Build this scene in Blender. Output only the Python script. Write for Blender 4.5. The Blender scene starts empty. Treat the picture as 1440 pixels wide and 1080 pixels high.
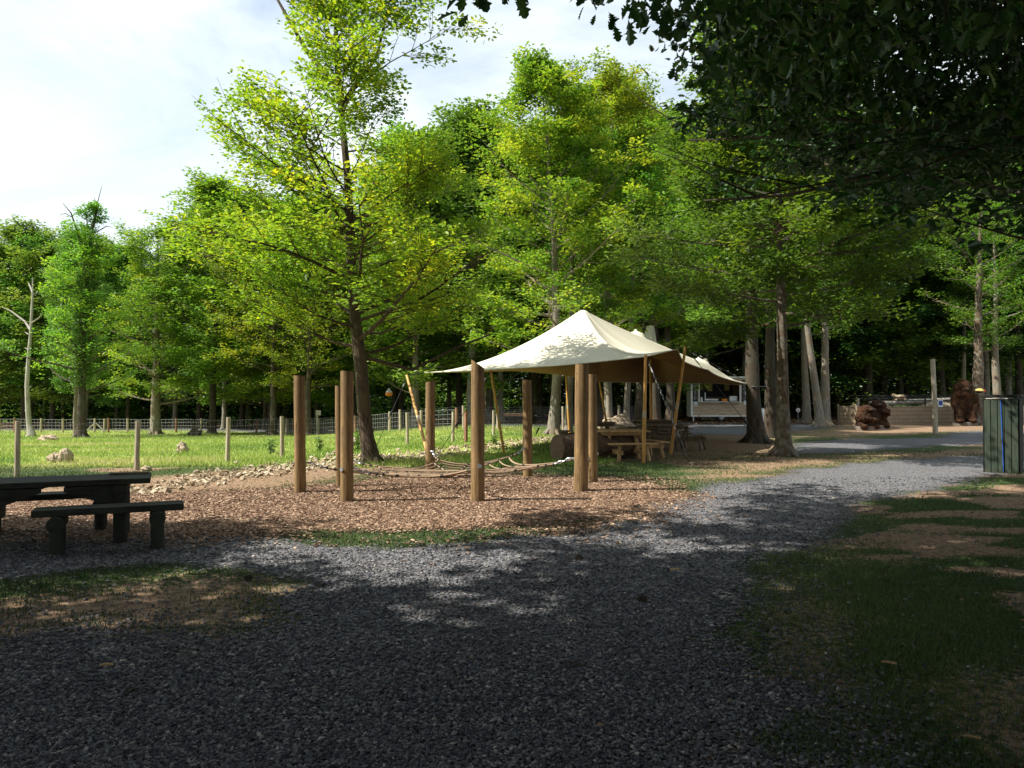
import bpy, math, random
import numpy as np
from mathutils import Vector, Matrix
SKYK, SUNK, EXPO, DENS, TREEQ = .095, 5.0, 1.0, 1.0, 1.0
SHADE = [(-11.5, -1.2, 1.0, 'tall oak added left of the viewer to even out the shade on the path'), (-12.5, -3.5, 1.0, 'large oak left of and behind the viewer, nearest the dark picnic table'), (-7, -6, 1.05, 'large oak directly behind the viewer to the left'), (-9.6, 7.6, .42, 'small low tree added just outside the left edge to shade the dark table'), (-8.6, .2, 1.05, 'oak at the left whose crown reaches over the path'), (2.5, -8, 1.0, 'oak standing farthest behind the viewer on the right'),  # unseen oaks; the mid-row one and the small tree are added for shade
  (-18, -9, 1.1, 'oak added for shade far back on the left behind the viewer'), (-2.5, -14, 1.1, 'oak added for shade deep behind the viewer, straight back'), (9, -5, 1.0, 'oak added for shade behind the viewer on the right'), (15, -1, 1.0, 'oak added for shade to the right of the viewer outside the picture'), (17, 7.5, .95, 'oak added for shade outside the right edge behind the bin store'), (-12, -16, 1.1, 'oak added for shade deep behind the viewer on the left'), (8, -15, 1.1, 'oak added for shade deep behind the viewer on the right'), (-5, -2.5, .95, 'oak added for shade just behind the left shoulder of the viewer')]  # this row is added round the viewer to cut skylight on the foreground
random.seed(7); rng = np.random.default_rng(7)
SC = bpy.context.scene; COL = SC.collection
R = math.radians
# ------------------------------------------------------------------ camera
FPX, CAMZ, PITCH = 1100.0, 1.6, math.atan(20/1100)
cam_d = bpy.data.cameras.new('camera'); cam = bpy.data.objects.new('camera', cam_d); COL.objects.link(cam)
cam.location = (0, 0, CAMZ); cam.rotation_euler = (math.pi/2+PITCH, 0, 0)
cam_d.sensor_width = 36; cam_d.lens = FPX/1440*36; cam_d.clip_end = 2000; cam_d.clip_start = 0.05
SC.camera = cam
def sst(a, b, x):
    t = np.clip((x-a)/(b-a), 0, 1); return t*t*(3-2*t)
def gz(X, Y):
    X = np.asarray(X, float); Y = np.asarray(Y, float)
    z = -1.05*sst(19, 62, Y)*sst(-1, -14, X)
    z = z + 0.018*np.sin(X*0.9+1.3)*np.sin(Y*0.7+.4) + 0.008*np.sin(X*2.3+Y*1.7)
    return z
def ray(px, py):
    a = (px-720)/FPX; b = (540-py)/FPX; c, s = math.cos(PITCH), math.sin(PITCH)
    return a, c-b*s, s+b*c
def AT(px, py, d):
    a, y, z = ray(px, py); k = d/y; return Vector((a*k, d, CAMZ+z*k))
def G(px, py):
    a, y, z = ray(px, py); g = 0.0
    for _ in range(30):
        k = (g-CAMZ)/z; g = float(gz(a*k, y*k))
    return Vector((a*k, y*k, g))
def GD(px, d):
    x = (px-720)/FPX*d; return Vector((x, d, float(gz(x, d))))
# ------------------------------------------------------------------ noise
def _h(i, j, s):
    n = (i*374761393 + j*668265263 + s*1274126177) & 0x7fffffff
    n = ((n ^ (n >> 13))*1274126177) & 0x7fffffff
    return ((n ^ (n >> 16)) & 0xffff)/65535.0
def vn(X, Y, s=0):
    X = np.asarray(X, float); Y = np.asarray(Y, float)
    i = np.floor(X).astype(np.int64); j = np.floor(Y).astype(np.int64); u = X-i; v = Y-j
    u = u*u*(3-2*u); v = v*v*(3-2*v)
    return (_h(i, j, s)*(1-u)+_h(i+1, j, s)*u)*(1-v)+(_h(i, j+1, s)*(1-u)+_h(i+1, j+1, s)*u)*v
def fbm(X, Y, s=0, o=4):
    r = 0; a = .5; f = 1
    for k in range(o): r = r+a*vn(X*f, Y*f, s+k*17); a *= .5; f *= 2.03
    return r/(1-.5**o)
# ------------------------------------------------------------------ mesh helpers
def tag(o, label=None, cat=None, group=None, kind=None):
    if label: o['label'] = label
    if cat: o['category'] = cat
    if group: o['group'] = group
    if kind: o['kind'] = kind
    return o
def thing(name, loc, label, cat, group=None, rz=0):
    o = bpy.data.objects.new(name, None); COL.objects.link(o); o.location = loc; o.rotation_euler = (0, 0, rz)
    o.empty_display_size = .1
    return tag(o, label, cat, group)
def newmesh(name, V, F, mat, attrs=None, smooth=False):
    V = np.asarray(V, np.float32).reshape(-1, 3)
    if isinstance(F, np.ndarray): F = [F]
    F = [np.asarray(f, np.int32) for f in F if len(f)]
    me = bpy.data.meshes.new(name)
    me.vertices.add(len(V)); me.vertices.foreach_set('co', V.ravel())
    lo = np.concatenate([f.ravel() for f in F]); cnt = np.concatenate([np.full(len(f), f.shape[1], np.int32) for f in F])
    me.loops.add(len(lo)); me.loops.foreach_set('vertex_index', lo)
    st = np.zeros(len(cnt), np.int32); st[1:] = np.cumsum(cnt)[:-1]
    me.polygons.add(len(cnt)); me.polygons.foreach_set('loop_start', st)
    me.update(calc_edges=True)
    me.polygons.foreach_set('use_smooth', np.full(len(cnt), smooth))
    for k, v in (attrs or {}).items():
        a = me.attributes.new(k, 'FLOAT', 'POINT'); a.data.foreach_set('value', np.asarray(v, np.float32))
    if mat: me.materials.append(mat)
    return me
def mobj(name, me, parent=None, loc=(0, 0, 0)):
    o = bpy.data.objects.new(name, me); COL.objects.link(o); o.parent = parent; o.location = loc
    return o
class MB:
    def __init__(s): s.V = []; s.F = {}; s.n = 0
    def add(s, V, F):
        V = np.asarray(V, float).reshape(-1, 3); s.V.append(V)
        for f in F:
            s.F.setdefault(len(f), []).append([i+s.n for i in f])
        s.n += len(V); return s
    def box(s, c, d, M=None, bev=0.0):
        x, y, z = d[0]/2, d[1]/2, d[2]/2
        if bev > 0:
            b = bev; P = []
            for sz in (-1, 1):
                for (sx, sy) in ((-1, -1), (1, -1), (1, 1), (-1, 1)):
                    P += [(sx*(x-b), sy*(y-b), sz*z), (sx*x, sy*(y-b), sz*(z-b)), (sx*(x-b), sy*y, sz*(z-b))]
            import itertools
            bm_f = []
            def id(k, t): return k*3+t
            # faces: z faces
            bm_f.append([id(k, 0) for k in (3, 2, 1, 0)]); bm_f.append([id(k, 0) for k in (4, 5, 6, 7)])
            for (a, b_, t) in ((0, 1, 2), (1, 2, 1), (2, 3, 2), (3, 0, 1)):
                bm_f.append([id(a, t), id(b_, t), id(b_+4, t), id(a+4, t)])
                bm_f.append([id(a, 0), id(b_, 0), id(b_, t), id(a, t)]); bm_f.append([id(a+4, t), id(b_+4, t), id(b_+4, 0), id(a+4, 0)])
            for k, (p, q) in enumerate(((2, 1), (2, 1), (2, 1), (2, 1))):
                bm_f.append([id(k, 1), id(k, 2), id(k+4, 2), id(k+4, 1)])
                bm_f.append([id(k, 0), id(k, 1), id(k, 2)]); bm_f.append([id(k+4, 0), id(k+4, 2), id(k+4, 1)])
            F = bm_f; V = np.array(P)
        else:
            V = np.array([(-x, -y, -z), (x, -y, -z), (x, y, -z), (-x, y, -z), (-x, -y, z), (x, -y, z), (x, y, z), (-x, y, z)])
            F = [(0, 3, 2, 1), (4, 5, 6, 7), (0, 1, 5, 4), (1, 2, 6, 5), (2, 3, 7, 6), (3, 0, 4, 7)]
        if M is not None: V = V @ np.array(M.to_3x3()).T
        return s.add(V+np.array(c), F)
    def tube(s, P, r, n=8, cap=True, jit=0.0):
        P = np.asarray(P, float).reshape(-1, 3); m = len(P); r = np.broadcast_to(np.asarray(r, float), (m,))
        T = np.gradient(P, axis=0); T /= np.linalg.norm(T, axis=1)[:, None]+1e-9
        ref = np.array([0, 0, 1.]) if abs(T[:, 2]).mean() < .8 else np.array([1., 0, 0])
        A = np.cross(T, ref); A /= np.linalg.norm(A, axis=1)[:, None]+1e-9; B = np.cross(T, A)
        th = np.arange(n)*2*math.pi/n
        rr = r[:, None]*np.ones((1, n))
        if jit: rr = rr*(1+jit*(rng.random((m, n))-.5))
        V = P[:, None]+rr[..., None]*(A[:, None]*np.cos(th)[None, :, None]+B[:, None]*np.sin(th)[None, :, None])
        F = [(k*n+i, (k+1)*n+i, (k+1)*n+(i+1) % n, k*n+(i+1) % n) for k in range(m-1) for i in range(n)]
        if cap: F += [tuple(range(n)), tuple((m-1)*n+i for i in reversed(range(n)))]
        return s.add(V.reshape(-1, 3), F)
    def bar(s, a, b, r, n=8): return s.tube([a, b], r, n)
    def beam(s, a, b, w, h, bev=0):
        a = Vector(a); b = Vector(b); d = b-a; L = d.length
        q = d.to_track_quat('X', 'Z').to_matrix(); return s.box((a+b)/2, (L, w, h), q, bev)
    def lathe(s, prof, c=(0, 0, 0), n=16, axis='Z'):
        V = []; m = len(prof)
        for (r, z) in prof:
            for i in range(n):
                a = i*2*math.pi/n; p = (r*math.cos(a), r*math.sin(a), z)
                if axis == 'Y': p = (p[0], p[2], p[1])
                if axis == 'X': p = (p[2], p[0], p[1])
                V.append((p[0]+c[0], p[1]+c[1], p[2]+c[2]))
        F = [(k*n+i, k*n+(i+1) % n, (k+1)*n+(i+1) % n, (k+1)*n+i) for k in range(m-1) for i in range(n)]
        F += [tuple(reversed(range(n))), tuple((m-1)*n+i for i in range(n))]
        return s.add(V, F)
    def build(s, name, mat, parent=None, loc=(0, 0, 0), smooth=False, world=False):
        V = np.concatenate(s.V)
        if world and parent is not None: V = V-np.array(parent.location)
        o = mobj(name, newmesh(name, V, [np.array(f) for f in s.F.values()], mat, smooth=smooth), parent, loc)
        if smooth:
            try: o.data.set_sharp_from_angle(angle=R(40))
            except Exception: pass
        return o
def copy_tree(o, parent=None):
    c = o.copy(); COL.objects.link(c); c.parent = parent
    for ch in KIDS.get(o.name, []): copy_tree(ch, c)
    return c
KIDS = {}
def reg(o):
    ks = [k for k in COL.objects if k.parent == o]; KIDS[o.name] = ks
    for k in ks: reg(k)
# ------------------------------------------------------------------ materials
def mat0(name):
    m = bpy.data.materials.new(name); m.use_nodes = True; nt = m.node_tree; nt.nodes.clear()
    out = nt.nodes.new('ShaderNodeOutputMaterial'); return m, nt, out
class NT:
    def __init__(s, nt): s.t = nt
    def n(s, typ, **k):
        nd = s.t.nodes.new('ShaderNode'+typ)
        for a, v in k.items():
            if a.startswith('i_'): s.set(nd, a[2:].replace('_', ' '), v)
            else: setattr(nd, a, v)
        return nd
    def set(s, nd, key, v):
        ip = nd.inputs[int(key)] if key.isdigit() else nd.inputs[key]
        if isinstance(v, bpy.types.NodeSocket): s.t.links.new(v, ip)
        else:
            if ip.type == 'RGBA' and len(v) == 3: v = (*v, 1)
            ip.default_value = v
    def math(s, op, a, b=0.0, clamp=False):
        nd = s.t.nodes.new('ShaderNodeMath'); nd.operation = op; nd.use_clamp = clamp
        s.set(nd, '0', a); s.set(nd, '1', b); return nd.outputs[0]
    def mix(s, f, a, b, bt='MIX'):
        nd = s.t.nodes.new('ShaderNodeMix'); nd.data_type = 'RGBA'; nd.blend_type = bt
        s.set(nd, '0', f); s.set(nd, '6', a); s.set(nd, '7', b); return nd.outputs[2]
    def mixs(s, f, a, b):
        nd = s.t.nodes.new('ShaderNodeMixShader'); s.set(nd, '0', f); s.t.links.new(a, nd.inputs[1]); s.t.links.new(b, nd.inputs[2]); return nd.outputs[0]
    def ramp(s, f, stops):
        nd = s.t.nodes.new('ShaderNodeValToRGB'); s.set(nd, '0', f); cr = nd.color_ramp
        while len(cr.elements) < len(stops): cr.elements.new(.5)
        for e, (p, c) in zip(cr.elements, stops):
            e.position = p; e.color = (c, c, c, 1) if isinstance(c, (int, float)) else (*c, 1)
        return nd.outputs[0]
    def attr(s, n): return s.n('Attribute', attribute_name=n).outputs['Fac']
    def coords(s, kind='Object', scale=(1, 1, 1)):
        tc = s.n('TexCoord'); mp = s.n('Mapping', i_Scale=scale); s.t.links.new(tc.outputs[kind], mp.inputs[0]); return mp.outputs[0]
    def noise(s, vec, scale, detail=4, rough=.55, dist=0):
        return s.n('TexNoise', i_Vector=vec, i_Scale=scale, i_Detail=detail, i_Roughness=rough, i_Distortion=dist).outputs[0]
    def bump(s, h, st, dist=.02): return s.n('Bump', i_Height=h, i_Strength=st, i_Distance=dist).outputs[0]
    def pbr(s, col, rough=.8, normal=None, metal=0, spec=.3, **k):
        b = s.n('BsdfPrincipled', i_Base_Color=col, i_Roughness=rough, i_Metallic=metal)
        s.set(b, 'Specular IOR Level', spec)
        if normal is not None: s.set(b, 'Normal', normal)
        return b.outputs[0]
def nmat(name, cA, cB, sc=(1, 1, 1), scale=6, detail=5, rough=.85, bump=.3, bd=.01, metal=0, spec=.3, cC=None, big=.6, lo=.35, hi=.65):
    m, nt, out = mat0(name); N = NT(nt); v = N.coords('Object', sc)
    a = N.noise(v, scale, detail, .6, .3); f = N.ramp(a, [(lo, 0.0), (hi, 1.0)])
    c = N.mix(f, cA, cB)
    if cC is not None:
        b = N.noise(N.coords('Object'), big, 3); c = N.mix(N.ramp(b, [(.45, 0.0), (.62, 1.0)]), c, cC)
    h = N.noise(v, scale*2.2, 6, .65)
    sh = N.pbr(c, rough, N.bump(h, bump, bd) if bump else None, metal, spec)
    nt.links.new(sh, out.inputs[0]); return m
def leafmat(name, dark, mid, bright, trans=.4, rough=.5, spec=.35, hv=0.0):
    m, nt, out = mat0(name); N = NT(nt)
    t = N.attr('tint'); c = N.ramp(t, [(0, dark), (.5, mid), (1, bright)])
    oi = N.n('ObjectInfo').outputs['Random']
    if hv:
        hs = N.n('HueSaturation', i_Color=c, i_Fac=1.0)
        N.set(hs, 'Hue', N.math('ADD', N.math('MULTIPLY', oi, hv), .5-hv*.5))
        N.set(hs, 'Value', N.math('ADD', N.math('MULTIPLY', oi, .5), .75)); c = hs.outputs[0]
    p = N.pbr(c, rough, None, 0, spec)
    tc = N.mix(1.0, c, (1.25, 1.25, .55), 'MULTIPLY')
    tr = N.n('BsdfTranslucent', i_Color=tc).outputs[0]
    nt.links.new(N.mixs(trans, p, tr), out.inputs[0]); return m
M = {}
M['post'] = nmat('treated_post_wood', (.07, .045, .02), (.25, .16, .07), (9, 9, .6), 2.6, 7, .75, .8, .008, cC=(.16, .108, .05), big=2)
def postmat():
    m, nt, out = mat0('treated_post_wood'); N = NT(nt); v = N.coords('Object', (9, 9, .6)); a = N.noise(v, 2.6, 7, .65, .4)
    c = N.mix(N.ramp(a, [(.32, 0.0), (.68, 1.0)]), (.08, .05, .022), (.34, .22, .1)); b = N.noise(N.coords('Object'), 2.2, 4)
    c = N.mix(N.ramp(b, [(.42, 0.0), (.62, .8)]), c, (.15, .1, .05)); k = N.noise(N.coords('Object', (30, 30, .9)), 1.5, 3, .6); kf = N.ramp(k, [(.30, 1.0), (.36, 0.0)])
    c = N.mix(kf, c, (.02, .012, .007)); sp = N.noise(N.coords('Object', (3, 3, 1.6)), 3.5, 3, .5, 1.5); c = N.mix(N.ramp(sp, [(.66, 0.0), (.74, .7)]), c, (.045, .028, .014))
    h = N.math('SUBTRACT', N.math('MULTIPLY', a, .5), kf); nt.links.new(N.pbr(c, .8, N.bump(h, .7, .01), 0, .2), out.inputs[0]); return m
M['post'] = postmat()
M['postend'] = nmat('post_end_grain', (.42, .27, .13), (.55, .38, .2), (1, 1, 1), 30, 3, .8, .2)
M['pole'] = nmat('yellow_pole_wood', (.42, .2, .045), (.58, .32, .09), (5, 5, .6), 3, 4, .5, .25, .004, spec=.4)
M['poleband'] = nmat('pole_grip_band', (.38, .3, .2), (.5, .42, .3), (1, 1, 12), 10, 3, .7, .3)
M['fpost'] = nmat('weathered_post', (.26, .21, .15), (.46, .4, .31), (6, 6, .8), 3, 5, .85, .6, .01)
M['rpost'] = nmat('reddish_post', (.16, .08, .05), (.28, .15, .1), (6, 6, .8), 3, 5, .85, .5, .01)
M['wire'] = nmat('galvanised_wire', (.25, .26, .27), (.4, .4, .4), (1, 1, 1), 5, 2, .45, 0, metal=.3)
M['dwire'] = nmat('dark_netting', (.02, .02, .025), (.05, .05, .07), (1, 1, 1), 5, 2, .6, 0)
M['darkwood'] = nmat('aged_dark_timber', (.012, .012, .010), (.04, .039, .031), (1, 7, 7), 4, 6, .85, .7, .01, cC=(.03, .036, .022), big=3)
M['tablewood'] = nmat('light_timber', (.33, .2, .085), (.5, .33, .16), (1, 1, 1), 9, 5, .7, .35, .004)
M['tabledark'] = nmat('shaded_table_timber', (.1, .072, .045), (.2, .15, .095), (1, 1, 1), 9, 5, .75, .35, .004)  # darker copy of the table timber, with the tent's shade in its colour
M['log'] = nmat('log_bark', (.06, .035, .022), (.15, .095, .06), (.6, 4, 4), 3, 6, .9, .9, .04)
M['logend'] = nmat('log_cut_face', (.11, .07, .045), (.2, .13, .085), (1, 1, 1), 7, 5, .85, .5, .02)
M['bark'] = nmat('brown_bark', (.025, .018, .012), (.1, .072, .05), (9, 9, 1.3), 2.2, 7, .95, 1, .05, cC=(.065, .062, .043), big=1.6)
M['barkhero'] = nmat('oak_bark', (.03, .02, .013), (.14, .098, .07), (10, 10, 1.6), 2.4, 7, .95, 1, .05, cC=(.12, .1, .055), big=1.4)
M['barkspeck'] = nmat('lichen_bark', (.055, .036, .022), (.19, .135, .088), (9, 9, 2), 3, 7, .95, 1, .04, cC=(.2, .185, .15), big=5)
M['barkpale'] = nmat('pale_bark', (.12, .105, .082), (.27, .245, .2), (6, 6, 1.2), 2.2, 6, .9, .8, .03, cC=(.2, .155, .11), big=1.2)
M['deadwood'] = nmat('bleached_dead_wood', (.24, .215, .185), (.42, .39, .35), (6, 6, 1.0), 2, 6, .9, .7, .03)
M['rope'] = nmat('tan_rope', (.24, .165, .105), (.38, .28, .19), (1, 1, 1), 60, 2, .9, .4, .003)
M['ropewhite'] = nmat('pale_rope', (.6, .6, .58), (.75, .75, .74), (1, 1, 1), 60, 2, .8, .3, .003)
M['black'] = nmat('black_plastic', (.012, .012, .014), (.03, .03, .032), (1, 1, 1), 12, 2, .5, .1)
M['chain'] = nmat('steel_chain', (.3, .3, .32), (.45, .45, .47), (1, 1, 1), 30, 2, .4, 0, metal=.8)
M['rock'] = nmat('pale_limestone', (.28, .225, .155), (.5, .43, .33), (1, 1, 1), 7, 6, .9, .8, .02, cC=(.42, .32, .2), big=.8)
M['stump'] = nmat('weathered_stump', (.2, .14, .09), (.46, .38, .28), (5, 5, 1), 3, 6, .9, .9, .02)
M['carved'] = nmat('stained_carved_wood', (.012, .007, .0045), (.04, .021, .012), (3, 3, 9), 2.5, 6, .9, .8, .03, spec=.1, cC=(.06, .03, .016), big=2.0)
M['carvedbase'] = nmat('carving_base', (.1, .08, .065), (.17, .14, .12), (2, 2, 2), 5, 4, .9, .6, .02)
M['whitepaint'] = nmat('white_frame', (.74, .74, .72), (.84, .84, .82), (1, 1, 1), 3, 3, .5, .05)
M['cladding'] = nmat('trailer_cladding', (.4, .29, .2), (.66, .53, .4), (.8, 1, 9), 1.6, 5, .7, .2, .004)
M['slat'] = M['cladding']
M['chalk'] = nmat('chalkboard', (.012, .013, .016), (.03, .03, .035), (1, 1, 1), 6, 4, .8, .05)
M['interior'] = nmat('trailer_interior', (.13, .07, .03), (.2, .12, .06), (1, 1, 1), 2, 2, .7, 0)
M['poster'] = nmat('yellow_poster', (.5, .4, .12), (.62, .52, .2), (1, 1, 1), 12, 2, .7, 0)
M['paper'] = nmat('white_paper', (.7, .72, .75), (.8, .8, .8), (1, 1, 1), 8, 2, .7, 0)
M['tyre'] = nmat('tyre_rubber', (.015, .015, .015), (.03, .03, .03), (1, 1, 1), 10, 2, .8, .1)
M['steel'] = nmat('steel', (.4, .41, .42), (.55, .56, .57), (1, 1, 1), 6, 2, .35, 0, metal=.8)
M['red'] = nmat('red_plastic', (.45, .03, .02), (.55, .05, .03), (1, 1, 1), 6, 1, .4, 0)
M['orange'] = nmat('orange_plastic', (.75, .22, .01), (.85, .3, .02), (1, 1, 1), 6, 1, .3, 0)
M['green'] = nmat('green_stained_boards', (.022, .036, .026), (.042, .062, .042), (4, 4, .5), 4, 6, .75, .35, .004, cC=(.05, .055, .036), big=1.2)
M['greendark'] = nmat('shaded_side_boards', (.008, .009, .008), (.018, .02, .018), (4, 4, .5), 4, 5, .8, .3, .004)  # darker copy of the green boards for the shaded faces; also lid and fridge
M['blue'] = nmat('blue_strip', (.02, .09, .42), (.03, .12, .5), (1, 1, 1), 6, 2, .45, 0)
M['sign'] = nmat('blue_white_sign', (.03, .05, .25), (.04, .08, .35), (1, 1, 1), 6, 2, .5, 0)
def reedmat():
    m, nt, out = mat0('reed_screen'); N = NT(nt)
    v = N.coords('Object', (30, 30, 1.2)); a = N.noise(v, 2.5, 4, .7)
    b = N.noise(N.coords('Object', (1.2, 1.2, 2)), 1.4, 4)
    w = N.n('TexWave', wave_type='BANDS', bands_direction='Z', i_Vector=N.coords('Object'), i_Scale=1.35, i_Distortion=.6).outputs[0]
    c = N.mix(a, (.16, .115, .075), (.42, .33, .23)); c = N.mix(N.ramp(b, [(.4, 0.0), (.65, .6)]), c, (.22, .16, .11))
    c = N.mix(N.ramp(w, [(.82, 0.0), (.95, .55)]), c, (.11, .08, .05))
    nt.links.new(N.pbr(c, .9, N.bump(a, .7, .02)), out.inputs[0]); return m
M['reed'] = reedmat()
def canvasmat(name, c1, c2, tr):
    m, nt, out = mat0(name); N = NT(nt); a = N.noise(N.coords('Object'), .8, 4); c = N.mix(a, c1, c2)
    f = N.noise(N.coords('Object'), 40, 3); p = N.pbr(c, .8, N.bump(f, .1, .004), 0, .2)
    t = N.n('BsdfTranslucent', i_Color=c).outputs[0]; nt.links.new(N.mixs(tr, p, t), out.inputs[0]); return m
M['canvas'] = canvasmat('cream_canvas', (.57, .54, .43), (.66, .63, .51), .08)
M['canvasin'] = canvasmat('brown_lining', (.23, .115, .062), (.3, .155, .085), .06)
# ------------------------------------------------------------------ world and light
SUN_EL, SUN_AZ = 50, (-0.98, -0.18)
S = Vector((SUN_AZ[0], SUN_AZ[1], 0)).normalized()*math.cos(R(SUN_EL)) + Vector((0, 0, math.sin(R(SUN_EL))))
w = bpy.data.worlds.new('World'); SC.world = w; w.use_nodes = True; nt = w.node_tree; nt.nodes.clear(); N = NT(nt)
sky = N.n('TexSky', sky_type='NISHITA', sun_disc=False, sun_elevation=R(SUN_EL), sun_rotation=math.atan2(S.x, S.y), air_density=1.2, dust_density=2.0, ozone_density=1.0)
tc = N.n('TexCoord').outputs['Generated']; mp = N.n('Mapping', i_Vector=tc, i_Scale=(1, 1, 2.6)).outputs[0]
cl = N.noise(mp, 1.7, 7, .62, .5); cf = N.ramp(cl, [(.36, .3), (.66, 1.0)])
skyc = N.mix(cf, sky.outputs[0], (6.1, 6.6, 6.7))
bg = N.n('Background', i_Color=skyc, i_Strength=SKYK).outputs[0]; o_ = N.n('OutputWorld'); nt.links.new(bg, o_.inputs[0])
sl = bpy.data.lights.new('sun', 'SUN'); sl.energy = SUNK; sl.angle = R(.5); sl.color = (1, .94, .84)
so = bpy.data.objects.new('sun', sl); COL.objects.link(so); so.rotation_euler = (-S).to_track_quat('-Z', 'Y').to_euler(); so.location = (-20, -10, 30)
SC.view_settings.view_transform = 'Standard'; SC.view_settings.look = 'None'; SC.view_settings.exposure = EXPO; SC.view_settings.gamma = 1
cy = SC.cycles; cy.max_bounces = 6; cy.diffuse_bounces = 3; cy.transmission_bounces = 4; cy.glossy_bounces = 2; cy.transparent_max_bounces = 6; cy.use_denoising = True
try: cy.denoiser = 'OPENIMAGEDENOISE'
except Exception: pass
cy.sample_clamp_indirect = 6; cy.caustics_reflective = False; cy.caustics_refractive = False
# ------------------------------------------------------------------ ground masks
def poly(pts): return np.array([(G(x, y).x, G(x, y).y) if abs(y) > 100 else (x, y) for x, y in pts])
def P_(*pts): return np.array([tuple(G(x, y))[:2] for x, y in pts])
def sdf(X, Y, pl):
    X = X.ravel(); Y = Y.ravel(); n = len(pl); d = np.full(X.shape, 1e9); ins = np.zeros(X.shape, bool)
    for i in range(n):
        ax, ay = pl[i]; bx, by = pl[(i+1) % n]; ex, ey = bx-ax, by-ay
        t = np.clip(((X-ax)*ex+(Y-ay)*ey)/(ex*ex+ey*ey+1e-12), 0, 1)
        d = np.minimum(d, (X-ax-t*ex)**2+(Y-ay-t*ey)**2)
        c = ((ay > Y) != (by > Y)) & (X < (bx-ax)*(Y-ay)/(by-ay+1e-12)+ax); ins ^= c
    d = np.sqrt(d); return np.where(ins, d, -d)
gravel_main = np.vstack([P_((1560, 632), (1388, 641), (1250, 648), (1180, 655), (1100, 667), (1000, 685), (930, 698), (880, 722), (820, 738), (740, 752), (650, 762), (560, 770), (460, 768), (400, 757), (320, 748), (240, 744), (100, 752), (0, 752), (-300, 752)),
    [(-16, 6), (-14, -8), (4, -8), (2.6, 1.0)], P_((1260, 1180), (1190, 1060), (1130, 970), (1095, 900), (1100, 850), (1120, 800), (1150, 760), (1200, 722), (1250, 700), (1340, 682), (1388, 669), (1560, 655))])
isle = P_((-400, 822), (0, 815), (90, 802), (250, 791), (330, 796), (395, 812), (420, 835), (390, 862), (330, 878), (250, 885), (150, 892), (0, 908), (-400, 925))
isledirt = P_((-400, 872), (0, 868), (150, 852), (290, 829), (345, 848), (300, 872), (150, 884), (0, 897), (-400, 905))
chips = P_((-120, 742), (-120, 702), (215, 701), (300, 692), (400, 689), (480, 681), (600, 673), (700, 668), (860, 673), (915, 684), (945, 694), (905, 712), (860, 727), (780, 738), (690, 741), (600, 744), (520, 746), (430, 744), (330, 750), (230, 747), (100, 752))
strip = P_((385, 750), (430, 768), (560, 771), (680, 763), (780, 745), (850, 730), (760, 738), (650, 743), (540, 746), (450, 743))
grav2 = P_((1105, 631), (1130, 622), (1200, 617), (1480, 614), (1480, 623), (1300, 628), (1200, 637), (1110, 640))
grav3 = np.vstack([P_((880, 607), (880, 597), (975, 594), (1165, 594), (1176, 599), (1120, 606), (1060, 612), (980, 612))])
grav4 = P_((1325, 612), (1360, 607), (1480, 603), (1480, 611), (1340, 618))
lane = np.array([(-90, 66), (-30, 65.5), (-16, 60), (-8, 48), (0, 45.5), (8, 47), (8, 50), (0, 49.5), (-7, 52), (-14, 64), (-28, 69), (-90, 70)])
sand = P_((-100, 700), (-100, 690), (60, 684), (200, 671), (420, 656), (520, 655), (600, 646), (640, 650), (560, 662), (480, 672), (420, 684), (300, 693), (200, 701))
tan = P_((930, 672), (990, 648), (1090, 640), (1200, 636), (1400, 628), (1500, 628), (1500, 640), (1250, 649), (1100, 668), (1000, 684))
tan2 = P_((1100, 617), (1160, 600), (1260, 594), (1500, 592), (1500, 603), (1330, 609), (1200, 614))
shadedirt = P_((850, 648), (930, 620), (1050, 600), (1100, 602), (1100, 640), (1000, 645), (940, 650))
soilp = P_((820, 1250), (880, 1080), (960, 985), (1060, 870), (1100, 800), (1130, 850), (1110, 900), (1200, 1010), (1290, 1180))
rubble_p = P_((190, 700), (200, 690), (300, 667), (420, 650), (480, 640), (560, 640), (640, 630), (760, 615), (790, 611), (800, 618), (700, 632), (640, 640), (560, 648), (480, 656), (420, 662), (330, 674), (240, 686))
def M1(pl, X, Y, w): return np.clip(sdf(X, Y, pl)/w*.5+.5, 0, 1).reshape(X.shape)
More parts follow.
